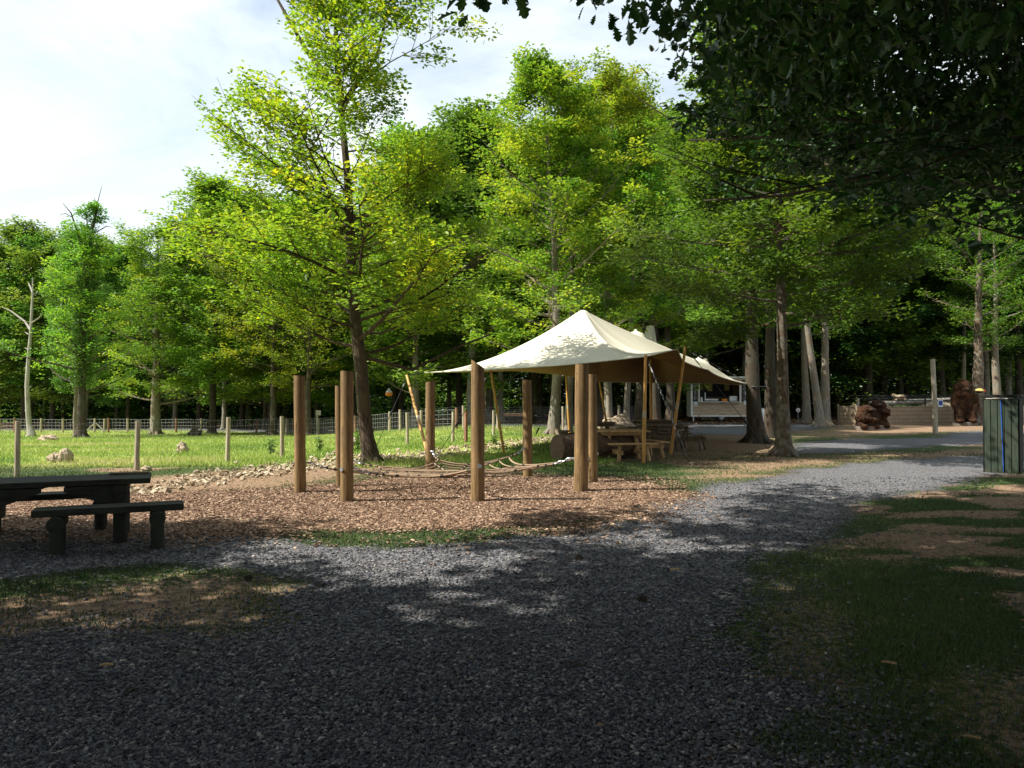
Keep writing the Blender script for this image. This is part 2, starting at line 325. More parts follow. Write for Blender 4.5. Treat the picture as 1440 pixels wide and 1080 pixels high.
def masks(X, Y):
    X = np.asarray(X, float); Y = np.asarray(Y, float)
    wob = (fbm(X*1.1, Y*1.1, 3)-.5)*.9; wx = X+wob; wy = Y+(fbm(X*1.1, Y*1.1, 9)-.5)*.9
    g = np.minimum(M1(gravel_main, wx, wy, .7), 1-M1(isle, wx, wy, .6))
    g = np.minimum(g, 1-.9*M1(strip, X, Y, .5))
    g = g*(1-.42*M1(soilp, wx, wy, .8)); g = g*(1-.3*sst(.52, .68, fbm(X*.5, Y*.6, 55))*(Y < 12))
    g = np.maximum.reduce([g, M1(grav2, X, Y, 1.2), M1(grav3, X, Y, 1.6), M1(grav4, X, Y, 1.5), M1(lane, X, Y, 2.)])
    c = np.minimum(M1(chips, wx, wy, .9), 1-1.0*M1(strip, X, Y, .35)); g = np.minimum(g, 1-M1(strip, X, Y, .35))
    d = .12+.55*sst(.5, .72, fbm(X*.45, Y*.45, 21))
    d = np.where((Y > 18) & (X < 2), d*.35, d)
    lawn = sst(2, 5, X)*sst(18, 15, Y); d = d*(1-lawn)+lawn*(.13+.85*sst(.47, .57, fbm(X*.65+3, Y*1.5, 34)))
    near = sst(5.4, 3.9, Y)*sst(1, 3, X); d = np.maximum(d, near*.75)
    d = np.maximum.reduce([d, M1(sand, X, Y, 1.)*.95, .5*M1(tan, X, Y, 1.5)+.35*M1(tan, X, Y, 1.5)*vn(X*.8, Y*.8, 5), .8*M1(tan2, X, Y, 3), .85*M1(shadedirt, X, Y, 2)])
    d = np.maximum(d, .85*M1(soilp, wx, wy, .6))
    d = np.where(M1(isle, wx, wy, .6) > .3, .22+.9*M1(isledirt, wx, wy, 1.0), d)
    d = np.where(M1(strip, X, Y, .5) > .4, .25, d)
    # forest floor litter
    back = np.where(X < -6, 64., np.where(X < 9, 47., 50.)); l = sst(back-1, back+3, Y)
    l = np.maximum(l, sst(-20-.0*Y, -26, X)*sst(40, 25, Y)*0)
    l = np.maximum(l, sst(9, 12, X)*sst(47, 50, Y))
    m = sst(17, 20, Y-0*X)*sst(4, -2, X+ (Y-30)*.08)
    return g, c, d, l, m
# ------------------------------------------------------------------ ground sheets
def axis(segs):
    v = [segs[0][0]]
    for a, b, st0, st1 in segs:
        x = a
        while x < b-1e-6:
            st = st0+(st1-st0)*(x-a)/(b-a); x = min(b, x+st); v.append(x)
    return np.array(v)
xs = axis([(-400, -60, 30, 6), (-60, -14, 5, .5), (-14, -8, .5, .13), (-8, 12, .13, .13), (12, 20, .13, .5), (20, 70, .5, 5), (70, 400, 6, 30)])
ys = axis([(-60, -2, 10, 1), (-2, 3, .8, .13), (3, 17, .12, .13), (17, 30, .13, .35), (30, 70, .35, 1.2), (70, 120, 1.5, 8), (120, 600, 12, 60)])
GX, GY = np.meshgrid(xs, ys); GZ = gz(GX, GY); mg, mc, md, ml, mm = masks(GX, GY)
nx, ny = len(xs), len(ys); idx = np.arange(nx*ny).reshape(ny, nx)
Q = np.stack([idx[:-1, :-1], idx[:-1, 1:], idx[1:, 1:], idx[1:, :-1]], -1).reshape(-1, 4)
def sheet(name, off, mask, mat, label=None):
    V = np.stack([GX, GY, GZ+off], -1).reshape(-1, 3)
    if mask is None: q = Q; me = newmesh(name, V, q, mat, {'dirt': md.ravel(), 'litter': ml.ravel(), 'mead': mm.ravel()}, True)
    else:
        mk = mask.ravel() > .02; q = Q[mk[Q].any(1)]; u, inv = np.unique(q, return_inverse=True)
        me = newmesh(name, V[u], inv.reshape(-1, 4), mat, {'m': mask.ravel()[u]}, True)
    o = mobj(name, me); o['kind'] = 'structure'; return o
def groundmat():
    m, nt, out = mat0('grass_and_soil'); N = NT(nt); v = N.coords('Object')
    n1 = N.noise(v, 1.6, 6, .65); n2 = N.noise(v, 14, 5, .7); n3 = N.noise(v, 70, 4, .7)
    gcol = N.mix(N.ramp(n2, [(.35, 0.0), (.65, 1.0)]), (.028, .048, .014), (.07, .105, .03))
    mcol = N.mix(N.ramp(n1, [(.35, 0.0), (.65, 1.0)]), (.2, .28, .05), (.36, .4, .12))
    mcol = N.mix(N.ramp(n2, [(.58, 0.0), (.75, .55)]), mcol, (.34, .3, .14))
    gcol = N.mix(N.attr('mead'), gcol, mcol)
    dcol = N.mix(N.ramp(n2, [(.36, 0.0), (.62, 1.0)]), (.1, .06, .036), (.33, .225, .145))
    dcol = N.mix(N.ramp(n3, [(.55, 0.0), (.7, .6)]), dcol, (.38, .31, .22))
    f = N.math('ADD', N.attr('dirt'), N.math('MULTIPLY', N.math('SUBTRACT', n1, .5), .55))
    f = N.math('ADD', f, N.math('MULTIPLY', N.math('SUBTRACT', n2, .5), 1.3)); f = N.ramp(f, [(.38, 0.0), (.56, 1.0)])
    c = N.mix(f, gcol, dcol)
    lcol = N.mix(N.ramp(n3, [(.35, 0.0), (.65, 1.0)]), (.05, .03, .018), (.17, .1, .06)); c = N.mix(N.attr('litter'), c, lcol)
    h = N.math('ADD', n3, N.math('MULTIPLY', n2, 1.5)); nt.links.new(N.pbr(c, .95, N.bump(h, .6, .03), 0, .15), out.inputs[0]); return m
def sheetmat(name, kind):
    m, nt, out = mat0(name); N = NT(nt); v = N.coords('Object'); n1 = N.noise(v, 1.1, 5, .6); n2 = N.noise(v, 22, 5, .7)
    if kind == 'gravel':
        vo = N.n('TexVoronoi', i_Vector=v, i_Scale=42.0); vo2 = N.n('TexVoronoi', i_Vector=v, i_Scale=75.0)
        sep = N.n('SeparateColor', i_Color=vo.outputs['Color']).outputs[0]; sep2 = N.n('SeparateColor', i_Color=vo2.outputs['Color']).outputs[0]
        f = N.math('ADD', N.math('MULTIPLY', sep, .6), N.math('MULTIPLY', sep2, .4))
        c = N.ramp(f, [(.1, (.04, .042, .052)), (.45, (.112, .113, .124)), (.75, (.2, .2, .208)), (.97, (.38, .36, .34))])
        c = N.mix(N.ramp(n1, [(.56, 0.0), (.74, .5)]), c, (.12, .09, .066))
        h = N.math('SUBTRACT', N.math('MULTIPLY', sep, .7), vo.outputs['Distance']); nb = N.bump(h, .9, .02); thr = .5
    else:
        vo = N.n('TexVoronoi', i_Vector=N.coords('Object', (1, 1.7, 1)), i_Scale=26.0)
        sep = N.n('SeparateColor', i_Color=vo.outputs['Color']).outputs[0]
        c = N.ramp(sep, [(.05, (.075, .042, .025)), (.5, (.21, .13, .083)), (.95, (.4, .28, .19))]); nb = N.bump(N.math('SUBTRACT', sep, vo.outputs['Distance']), 1, .03)
    sh = N.pbr(c, .85, nb, 0, .25)
    a = N.math('ADD', N.attr('m'), N.math('ADD', N.math('MULTIPLY', N.math('SUBTRACT', n1, .5), .5), N.math('MULTIPLY', N.math('SUBTRACT', n2, .5), 1.8)))
    a = N.ramp(a, [(.46, 0.0), (.54, 1.0)])
    nt.links.new(N.mixs(a, N.n('BsdfTransparent').outputs[0], sh), out.inputs[0]); return m
sheet('ground', 0, None, groundmat())
sheet('gravel_path', .004, mg, sheetmat('grey_gravel', 'gravel'))
sheet('woodchip_bed', .008, mc, sheetmat('brown_woodchips', 'chips'))
# ------------------------------------------------------------------ scatter (stuff)
def scat(n, x0, x1, y0, y1, power=1.0):
    """points in view cone-ish area, denser towards y0"""
    u = rng.random(n)
    if power == 2: Y = 1/(1/y0+(1/y1-1/y0)*u)
    else: Y = y0*(y1/y0)**u
    X = (rng.random(n)*2-1)*.74*Y
    k = (X > x0) & (X < x1); return X[k], Y[k]
def varmat(name, stops, rough=.85, spec=.25, trans=0):
    m, nt, out = mat0(name); N = NT(nt); c = N.ramp(N.attr('tint'), stops); p = N.pbr(c, rough, None, 0, spec)
    if trans: p = N.mixs(trans, p, N.n('BsdfTranslucent', i_Color=c).outputs[0])
    nt.links.new(p, out.inputs[0]); return m
def rotm(n, tilt):
    a = rng.random(n)*2*math.pi; t = (rng.random(n)-.5)*2*tilt; b = rng.random(n)*2*math.pi
    ax = np.stack([np.cos(b), np.sin(b), 0*b], -1); c, s = np.cos(t), np.sin(t); x, y = ax[:, 0], ax[:, 1]
    Rt = np.zeros((n, 3, 3)); Rt[:, 0, 0] = c+x*x*(1-c); Rt[:, 0, 1] = x*y*(1-c); Rt[:, 0, 2] = y*s
    Rt[:, 1, 0] = x*y*(1-c); Rt[:, 1, 1] = c+y*y*(1-c); Rt[:, 1, 2] = -x*s; Rt[:, 2, 0] = -y*s; Rt[:, 2, 1] = x*s; Rt[:, 2, 2] = c
    Rz = np.zeros((n, 3, 3)); Rz[:, 0, 0] = np.cos(a); Rz[:, 0, 1] = -np.sin(a); Rz[:, 1, 0] = np.sin(a); Rz[:, 1, 1] = np.cos(a); Rz[:, 2, 2] = 1
    return Rt @ Rz
def stones(name, X, Y, size, mat, flat=.5, sink=.3, tilt=.5, lab=None, cat=None):
    n = len(X); base = np.array([(1, 0, 0), (0, 1, 0), (-1, 0, 0), (0, -1, 0), (0, 0, 1), (0, 0, -1)], float)
    D = base[None]+(rng.random((n, 6, 3))-.5)*.8; s = size[:, None]*np.stack([np.full(n, 1.), .5+.5*rng.random(n), flat*(.6+.7*rng.random(n))], -1)
    D = D*s[:, None]; D = np.einsum('nij,nkj->nki', rotm(n, tilt), D)
    V = D+np.stack([X, Y, gz(X, Y)+.008+size*flat*sink], -1)[:, None]
    T = np.array([(0, 1, 4), (1, 2, 4), (2, 3, 4), (3, 0, 4), (1, 0, 5), (2, 1, 5), (3, 2, 5), (0, 3, 5)])
    F = (T[None]+np.arange(n)[:, None, None]*6).reshape(-1, 3)
    me = newmesh(name, V, F, mat, {'tint': np.repeat(rng.random(n), 6)}); o = mobj(name, me)
    return tag(o, lab, cat, None, 'stuff')
gm = varmat('loose_gravel', [(0, (.03, .032, .042)), (.5, (.092, .093, .102)), (.85, (.17, .17, .177)), (.96, (.24, .22, .2)), (1, (.4, .38, .34))], .8)
X, Y = scat(int(200000*DENS), -99, 99, 2.9, 16, 2); g, c, d, l, m_ = masks(X, Y)
k = (g+(rng.random(len(X))-.5)*.7 > .5) | ((rng.random(len(X)) < np.where(X < 0, .12, .05)) & (Y < 9.5)); X, Y = X[k], Y[k]
stones('gravel', X, Y, (.006+.015*rng.random(len(X))**2.0)*np.clip((Y/6)**.25, .95, 1.4), gm, lab='loose grey gravel stones on the path', cat='gravel')
# wood chips: bent little slabs
X, Y = scat(int(270000*DENS), -9, 9, 8.2, 18, 1); g, c, d, l, m_ = masks(X, Y)
pr = np.where(c > .5, 1, np.clip(c*1.6, 0, 1)**1.6); k = rng.random(len(X)) < pr
k |= (rng.random(len(X)) < .03*sst(2.2, 0, np.abs(-sdf(X, Y, chips)))*(Y < 12))
X1, Y1 = scat(9000, -9, 9, 3, 11, 1); k1 = (rng.random(len(X1)) < .07) & (Y1 > 3.2+rng.random(len(X1))*6)
X = np.concatenate([X[k], X1[k1]]); Y = np.concatenate([Y[k], Y1[k1]]); n = len(X)
L = .009+.020*rng.random(n)**2.2; L *= np.where(Y < 7.5, .5, 1); Wd = L*(.3+.35*rng.random(n)); H = .004+.004*rng.random(n)
b = np.array([(-1, -1, 0), (1, -1, 0), (1, 1, 0), (-1, 1, 0), (-1, -1, 1), (1, -1, 1), (1, 1, 1), (-1, 1, 1)], float)
D = b[None]*np.stack([L, Wd, H], -1)[:, None]; D[:, :, 2] -= H[:, None]*.5; D = np.einsum('nij,nkj->nki', rotm(n, .45), D)
V = D+np.stack([X, Y, gz(X, Y)+.012+.014*rng.random(n)], -1)[:, None]
T = np.array([(4, 5, 6, 7), (0, 1, 5, 4), (1, 2, 6, 5), (2, 3, 7, 6), (3, 0, 4, 7)]); F = (T[None]+np.arange(n)[:, None, None]*8).reshape(-1, 4)
cm = varmat('wood_chip_pieces', [(0, (.085, .047, .028)), (.4, (.2, .122, .078)), (.8, (.34, .228, .155)), (1, (.5, .38, .27))])
tag(mobj('woodchips', newmesh('woodchips', V, F, cm, {'tint': np.repeat(rng.random(n)**1.1, 8)})), 'loose brown wood chips spread under the net and posts', 'wood chips', None, 'stuff')
def blades(name, X, Y, h, w_, mat, lab, seg=1):
    n = len(X); a = rng.random(n)*2*math.pi; lean = rng.random(n)*.9*h; b = rng.random(n)*2*math.pi; Z = gz(X, Y)+.004
    p0 = np.stack([X-np.cos(a)*w_, Y-np.sin(a)*w_, Z], -1); p1 = np.stack([X+np.cos(a)*w_, Y+np.sin(a)*w_, Z], -1)
    p2 = np.stack([X+np.cos(b)*lean, Y+np.sin(b)*lean, Z+h], -1); V = np.stack([p0, p1, p2], 1)
    F = np.arange(n*3).reshape(-1, 3); t = np.clip(.2+1.5*(fbm(X*.45, Y*.45, 77)-.4)+.45*(rng.random(n)-.2), 0, 1)
    tag(mobj(name, newmesh(name, V, F, mat, {'tint': np.repeat(t, 3)})), lab, 'grass', None, 'stuff')
lg = varmat('lawn_blades', [(0, (.024, .045, .013)), (.5, (.05, .09, .022)), (.85, (.1, .145, .04)), (1, (.3, .26, .12))], .6, .3, .25)
mgm = varmat('meadow_blades', [(0, (.12, .22, .04)), (.45, (.27, .38, .07)), (.8, (.42, .46, .13)), (1, (.55, .46, .24))], .6, .3, .35)
X, Y = scat(int(420000*DENS), -30, 30, 3.2, 24, 1); g, c, d, l, m_ = masks(X, Y)
dd = d+(fbm(X*3, Y*3, 5)-.5)*.9
k = (np.maximum(g, c) < .45) & (rng.random(len(X)) < np.clip(1.05-1.25*dd, .03, 1)) & (m_ < .5)
blades('lawn_grass', X[k], Y[k], .012+.03*rng.random(k.sum())*(1+.4*(Y[k] > 12)), .0022+.0003*Y[k], lg, 'short worn grass beside the gravel path')
X, Y = scat(int(330000*DENS), -60, 6, 16.5, 66, 1); g, c, d, l, m_ = masks(X, Y); rb = M1(rubble_p, X, Y, .8)
k = (m_ > .3) & (l < .3) & (g < .4) & (d < .8) & (rb < .5) & (rng.random(len(X)) < .35+.9*fbm(X*.5, Y*.5, 8))
X, Y = X[k], Y[k]
blades('meadow_grass', X, Y, (.03+.10*rng.random(len(X))**2)*(.5+1.1*fbm(X*.35, Y*.35, 12)), .004+.00045*Y, mgm, 'rough sunlit meadow grass inside the fenced paddock')
# rubble band
X, Y = scat(60000, -14, 3, 13, 32, 1); k = (M1(rubble_p, X, Y, .9)+(rng.random(len(X))-.5)*.7 > .5); X, Y = X[k][:9500], Y[k][:9500]
rm = varmat('rubble_stone', [(0, (.2, .145, .09)), (.5, (.35, .28, .19)), (1, (.5, .43, .32))], .9)
stones('rubble', X, Y, .018+.075*rng.random(len(X))**2.6, rm, .6, .35, .8, 'pale limestone rubble heaped along the paddock fence', 'rubble')
X, Y = scat(26000, -60, 60, 42, 75, 1); g, c, d, l, m_ = masks(X, Y); k = (l > .5) & (Y < 63)
fm = varmat('fallen_leaves_mat', [(0, (.06, .035, .02)), (.6, (.16, .09, .05)), (1, (.3, .2, .11))], .9)
stones('fallen_leaves', X[k], Y[k], .06+.07*rng.random(k.sum()), fm, .25, .3, .7, 'brown leaf litter on the forest floor', 'leaf litter')
# ------------------------------------------------------------------ trees
def leaves(C, nrm_up, size, shape='kite', droop=.3, spread=.55, outward=None, tint=None):
    """C: leaf base points (n,3). returns V,F,tint"""
    n = len(C); a = rng.random(n)*2*math.pi
    d = np.stack([np.cos(a), np.sin(a), -droop*rng.random(n)+.12], -1)
    if outward is not None: d = d*.8+outward*1.0
    d /= np.linalg.norm(d, axis=1)[:, None]
    up = np.array([0, 0, 1.])+(rng.random((n, 3))-.5)*2*spread*nrm_up
    s = np.cross(d, up); s /= np.linalg.norm(s, axis=1)[:, None]+1e-9; u = np.cross(s, d)
    if shape == 'kite':
        st = [(0, 0, 0), (-.3, .5, .09), (0, 1, -.05), (.3, .5, .09)]; F1 = [(0, 1, 2, 3)]
    elif shape == 'fold':
        st = [(0, 0, 0), (-.26, .38, .1), (-.2, .8, .06), (0, 1, -.08), (.2, .8, .06), (.26, .38, .1), (0, .55, -.01)]
        F1 = [(0, 1, 2, 6), (6, 2, 3, 4), (0, 6, 4, 5)]
    else:
        ts = [0, .12, .28, .36, .5, .58, .72, .8, .92, 1.]; wd = [.012, .06, .24, .12, .33, .17, .34, .2, .17, 0]
        st = []; F1 = []; k = len(ts)
        for t, w_ in zip(ts, wd):
            st += [(-w_, t+(.05 if w_ > .2 else 0), .35*w_-.12*t*t), (0, t, -.12*t*t), (w_, t+(.05 if w_ > .2 else 0), .35*w_-.12*t*t)]
        for i in range(k-1): F1 += [(3*i, 3*i+1, 3*i+4, 3*i+3), (3*i+1, 3*i+2, 3*i+5, 3*i+4)]
    st = np.array(st); sz = size if np.ndim(size) else np.full(n, size)
    V = C[:, None]+sz[:, None, None]*(st[None, :, 0:1]*s[:, None]+st[None, :, 1:2]*d[:, None]+st[None, :, 2:3]*u[:, None])
    F1 = np.array(F1); F = (F1[None]+np.arange(n)[:, None, None]*len(st)).reshape(-1, F1.shape[1])
    return V.reshape(-1, 3), F, np.repeat(tint, len(st))
def curve(p0, d0, L, n=6, up=.0, wob=.12, rs=None):
    P = [np.array(p0, float)]; d = np.array(d0, float); d /= np.linalg.norm(d); st = L/n
    for i in range(n):
        d = d+np.array([0, 0, up/n])+(rng.random(3)-.5)*wob*2; d /= np.linalg.norm(d); P.append(P[-1]+d*st)
    return np.array(P)
def sample(P, t):
    f = t*(len(P)-1); i = min(int(f), len(P)-2); return P[i]+(P[i+1]-P[i])*(f-i), P[i+1]-P[i]
def n3(c, s=0):
    return float(.6*vn(c[0]*.9+c[2]*.55, c[1]*.9-c[2]*.7, s)+.4*vn(c[0]*1.9-c[2]*1.3, c[1]*1.7+c[2]*1.5, s+5))
def gen_tree(gap=.3, H=16, r0=.25, cb=3, prof=None, nb=46, nsec=7, ncl=4, nleaf=18, lsize=.13, csz=.42, lean=(0, 0), shape='kite',
             tintmean=.45, path=None, flare=1.5, keep=None, tert=False, up=(.1, .9), azf=None, side=8, flat=.4, bare=0, droop=.3):
    """returns (MB trunk, crown V,F,tint)"""
    tr = MB()
    if path is None:
        m = 12; zz = np.linspace(0, H, m); path = np.stack([lean[0]*zz/H+np.cumsum((rng.random(m)-.5)*.12), lean[1]*zz/H+np.cumsum((rng.random(m)-.5)*.12), zz], -1); path[0, :2] = 0
    path = np.array(path, float); Ht = path[-1, 2]
    # dense path for flare
    sd_ = int(rng.integers(1000))
    zs = np.unique(np.concatenate([[-.15, 0, .12, .3, .6, 1.0], np.linspace(1.5, Ht, 14)]))
    px_ = np.interp(zs, path[:, 2], path[:, 0]); py_ = np.interp(zs, path[:, 2], path[:, 1])
    rr = r0*(1-.93*np.clip(zs/Ht, 0, 1)**.9)*(1+(flare-1)*np.exp(-np.clip(zs, 0, 9)/.28))
    tr.tube(np.stack([px_, py_, zs], -1), rr, 12, True, .16)
    if flare > 1.3:
        for k in range(5):
            a = k*1.257+rng.random()*.6; q = r0*flare
            tr.tube([(px_[1]+math.cos(a)*q*.35, py_[1]+math.sin(a)*q*.35, .42*flare*r0*2), (px_[1]+math.cos(a)*q*.85, py_[1]+math.sin(a)*q*.85, .1), (px_[1]+math.cos(a)*q*1.55, py_[1]+math.sin(a)*q*1.55, -.1)], [r0*.3, r0*.32, r0*.15], 6)
    C = []; CO = []; CT = []
    prof = prof or (lambda t: math.sin(math.pi*min(1, t*.85+.12))**.7)
    for i in range(nb):
        t = (i+.5)/nb; t = t**.9; z = cb+(Ht*.985-cb)*t
        a = i*2.39996+rng.random()*.7 if azf is None else azf(i)
        L = prof(t)*(.6+.7*rng.random())
        if L < .15: continue
        p = np.array([np.interp(z, path[:, 2], path[:, 0]), np.interp(z, path[:, 2], path[:, 1]), z])
        el = up[0]+(up[1]-up[0])*t+(rng.random()-.5)*.25
        br = curve(p, (math.cos(a)*math.cos(el), math.sin(a)*math.cos(el), math.sin(el)), L, 6, .25-.1*t, .13)
        if keep is not None and not (keep(br[4]) or keep(br[6])): continue
        rb = min(max(.010, r0*(1-.9*z/Ht)*.26*(L/4+.3)), .075); tr.tube(br, np.linspace(rb, rb*.2, 7), 5, False)
        if rng.random() < bare: continue
        for j in range(nsec):
            tt = .22+.78*(j+rng.random()*.8)/nsec; q, dq = sample(br, min(tt, .999)); dq = dq/np.linalg.norm(dq)
            sg = 1 if j % 2 else -1; sd = np.cross(dq, [0, 0, 1.]); sd /= np.linalg.norm(sd)+1e-9
            ds = dq*.75+sd*sg*(.5+.5*rng.random())+np.array([0, 0, (rng.random()-.35)*.7])
            L2 = L*(.5-.28*tt)*(.7+.6*rng.random())+.25
            b2 = curve(q, ds, L2, 4, .15, .18); n0_ = len(C)
            for k in range(ncl):
                c, dc = sample(b2, min(.999, .25+.75*(k+rng.random())/ncl))
                c = c+(rng.random(3)-.5)*np.array([.5, .5, .35])*csz
                if keep is not None and not keep(c): continue
                if n3(c, sd_) < gap: continue
                C.append(c); CO.append(dc/np.linalg.norm(dc)); CT.append(tintmean+(n3(c*1.1, sd_+9)-.5)*.75+(rng.random()-.5)*.2)
                if len(C) == n0_+1: tr.tube(b2, np.linspace(rb*.25+.003, .003, 5), 3, False)
                if tert: tr.tube([q+(c-q)*.3, (q+c)/2+(rng.random(3)-.5)*.1, c], [.006, .005, .003], 3, False)
    C = np.array(C); CO = np.array(CO); CT = np.array(CT); n = len(C)
    K = rng.poisson(nleaf, n); I = np.repeat(np.arange(n), K); N_ = len(I)
    off = rng.normal(size=(N_, 3)); off /= np.linalg.norm(off, axis=1)[:, None]; off *= (rng.random(N_)**.45)[:, None]
    out = off*.6+CO[I]*.5
    P = C[I]+off*np.array([csz, csz, csz*flat])
    ti = np.clip(CT[I]+(rng.random(N_)-.5)*.42, 0, 1)
    return tr, leaves(P, 1.0, lsize*(.65+.7*rng.random(N_)), shape, droop, .75, out*.7, ti)
def put_tree(name, data, loc, lm, bm, label, cat='tree', group=None, rz=0):
    tr, (V, F, ti) = data; t = thing(name, loc, label, cat, group, rz)
    tr.build('trunk', bm, t, smooth=True)
    mobj('crown', newmesh('crown', V, F, lm, {'tint': ti}), t); return t
M['leafhero'] = leafmat('oak_leaves_sunny', (.075, .18, .022), (.22, .36, .035), (.55, .53, .035), .5)
M['leafmid'] = leafmat('oak_leaves_mid', (.06, .15, .024), (.15, .28, .035), (.45, .48, .045), .48, hv=.03)
M['leaffar'] = leafmat('forest_leaves', (.065, .15, .032), (.14, .26, .05), (.3, .4, .075), .48, hv=.05)
M['leafgrey'] = leafmat('grey_green_leaves', (.12, .18, .08), (.21, .28, .13), (.33, .4, .2), .45, hv=.03)
M['leafdark'] = leafmat('shaded_green_leaves', (.012, .05, .012), (.03, .09, .018), (.07, .16, .03), .2, .4, .4)  # canopy shade put into the leaf colour
M['leafivy'] = leafmat('ivy_leaves', (.04, .1, .02), (.09, .19, .03), (.17, .28, .05), .3)
# --- prototype forest trees
def P1(R_): return lambda t: R_*np.interp(t, [0, .25, .55, .8, .93, 1], [.7, .98, 1, .85, .6, .35])
q = TREEQ
protos = []
for (H, cb, Rc, nb, seedm) in ((17, 2.2, 4.2, 58, .45), (15.5, 3.4, 3.7, 52, .35), (18.5, 4.2, 4.4, 56, .5), (14, 1.6, 3.7, 50, .55)):
    protos.append((gen_tree(.3, H, .2, cb, P1(Rc), nb, 7, 4, int(25*q), .2, .58, tintmean=seedm, flare=1.5, up=(.1, 1.15), flat=.5), H))
inner = [(gen_tree(.25, H, .17, cb, P1(3.0), 26, 6, 3, int(18*q), .2, .6, tintmean=.4, flare=1.3), H) for H, cb in ((15, 6.0), (16.5, 7.5))]
PM = []
for k, ((tr, (V, F, ti)), H) in enumerate(protos+inner):
    mt = tr
    V_ = np.concatenate(mt.V); tm = newmesh('trunk', V_, [np.array(f) for f in mt.F.values()], None, smooth=True); tm.materials.append(M['bark'])
    PM.append((tm, newmesh('crown', V, F, M['leaffar'], {'tint': ti}), H))
def inst(k, X, Y, H, lm=None, bm=None, rz=None, wide=1.0, name='forest_tree', label=None, group=None, cat='tree'):
    tm, cmh, H0 = PM[k]; s = H/H0; t = thing(name, (X, Y, float(gz(X, Y))), label, cat, group, rng.random()*6.28 if rz is None else rz)
    t.scale = (s*wide, s*wide, s)
    for nm, me, mm_ in (('trunk', tm, bm), ('crown', cmh, lm)):
        o = mobj(nm, me, t)
        if mm_ is not None: o.material_slots[0].link = 'OBJECT'; o.material_slots[0].material = mm_
    return t
# --- hero oak beside the net
hb = GD(522, 19.5); hp = []
for (px, py) in ((522, 650), (514, 600), (508, 520), (502, 470), (496, 400), (492, 330), (489, 250), (482, 180), (477, 120), (473, 60), (470, 0), (466, -70), (462, -130)):
    v = AT(px, py, 19.5)-hb; hp.append((v.x, v.y, max(v.z, 0)))
hp[0] = (0, 0, 0)
rng = np.random.default_rng(21)
def hprof(t):
    return np.interp(t, [0, .1, .3, .5, .62, .72, .85, 1], [3.7, 3.9, 3.5, 2.9, 2.3, 2.0, 3.0, 1.6])
def hkeep(c):
    ax_ = np.interp(c[2], [q_[2] for q_ in hp], [q_[0] for q_ in hp]); r_ = math.hypot(c[0]-ax_, c[1])
    return r_ > .75 and (c[2] < 7 or n3(c*1.7, 91) > .32+.2*float(sst(6.5, 10, c[2])))
dat = gen_tree(.36, 13.5, .195, 2.6, hprof, 88, 9, 5, int(27*q), .115, .4, path=hp, shape='fold', tintmean=.52, flare=1.45, tert=True, up=(.1, 1.0), flat=.6, keep=hkeep)
tr = dat[0]
for (pts, r_) in (([(476, 125), (430, 70), (385, -10)], .085), ([(478, 150), (530, 80), (548, 0)], .06), ([(505, 440), (560, 415), (600, 395)], .05), ([(503, 500), (580, 520), (640, 490), (690, 470)], .06)):
    tr.tube([np.array(AT(a, b, 19.5+.3*i)-hb) for i, (a, b) in enumerate(pts)], np.linspace(r_, r_*.4, len(pts)), 6)
put_tree('oak_tree', dat, hb, M['leafhero'], M['barkhero'], 'tall bright yellow-green oak tree with flared trunk rising behind the rope net')
# --- right centre oak with lichen trunk
p = GD(1102, 21.8); pth = [((AT(a, b, 21.8)-p).x, 0, max((AT(a, b, 21.8)-p).z, 0)) for a, b in ((1102, 642), (1101, 560), (1099, 450), (1097, 350), (1094, 250), (1092, 150), (1090, 60), (1088, -20))]
put_tree('oak_tree', gen_tree(.2, 12, .19, 3.5, lambda t: np.interp(t, [0, .2, .6, 1], [3.0, 3.4, 2.7, 1.0]), 70, 9, 5, int(28*q), .13, .45, path=pth, shape='fold', tintmean=.3, flare=2.1, tert=True, up=(-.15, .8), flat=.55), p, M['leafmid'], M['barkspeck'],
         'straight oak tree with lichen-speckled trunk and knobbly foot right of the tent')
p = GD(1064, 28); put_tree('oak_tree', gen_tree(.3, 14, .29, 4.0, P1(3.5), 50, 8, 5, int(22*q), .155, .5, tintmean=.3, flare=1.8, lean=(-.3, 0)), p, M['leafmid'], M['bark'],
         'thick dark tree with a tent strap round it in front of the food trailer')
p = GD(1083, 31.5); put_tree('oak_tree', gen_tree(.2, 14, .26, 4.2, P1(3.8), 52, 8, 5, int(20*q), .16, .5, tintmean=.3, flare=1.3, lean=(-.2, 0)), p, M['leafmid'], M['bark'],
         'dark trunk of a tree standing between the strapped tree and the lichen-speckled oak')
# --- two tall oaks behind the tent
p = GD(778, 35); pth = [((AT(a, b, 35)-p).x, 0, max((AT(a, b, 35)-p).z, 0)) for a, b in ((786, 611), (784, 520), (781, 420), (779, 330), (773, 260), (768, 180), (760, 105))]; pth[0] = (0, 0, 0)
put_tree('oak_tree', gen_tree(.42, 16, .26, 3.0, lambda t: np.interp(t, [0, .3, .65, .9, 1], [3.6, 4.2, 3.5, 2.0, .6]), 64, 8, 5, int(24*q), .17, .48, path=pth, tintmean=.58, flare=1.5, up=(.1, .8)), p, M['leafmid'], M['barkpale'],
         'tall light green oak tree rising right behind the tent peak')
p = GD(856, 40); put_tree('oak_tree', gen_tree(.42, 18, .24, 3.2, lambda t: np.interp(t, [0, .3, .6, .85, 1], [3.8, 4.0, 2.6, 3.2, .8]), 58, 8, 5, int(23*q), .18, .5, tintmean=.62, flare=1.5, up=(.1, .8), lean=(.3, 0)), p, M['leafmid'], M['barkpale'],
         'tall oak tree with a yellowing thin top behind the tent, right of the peak')
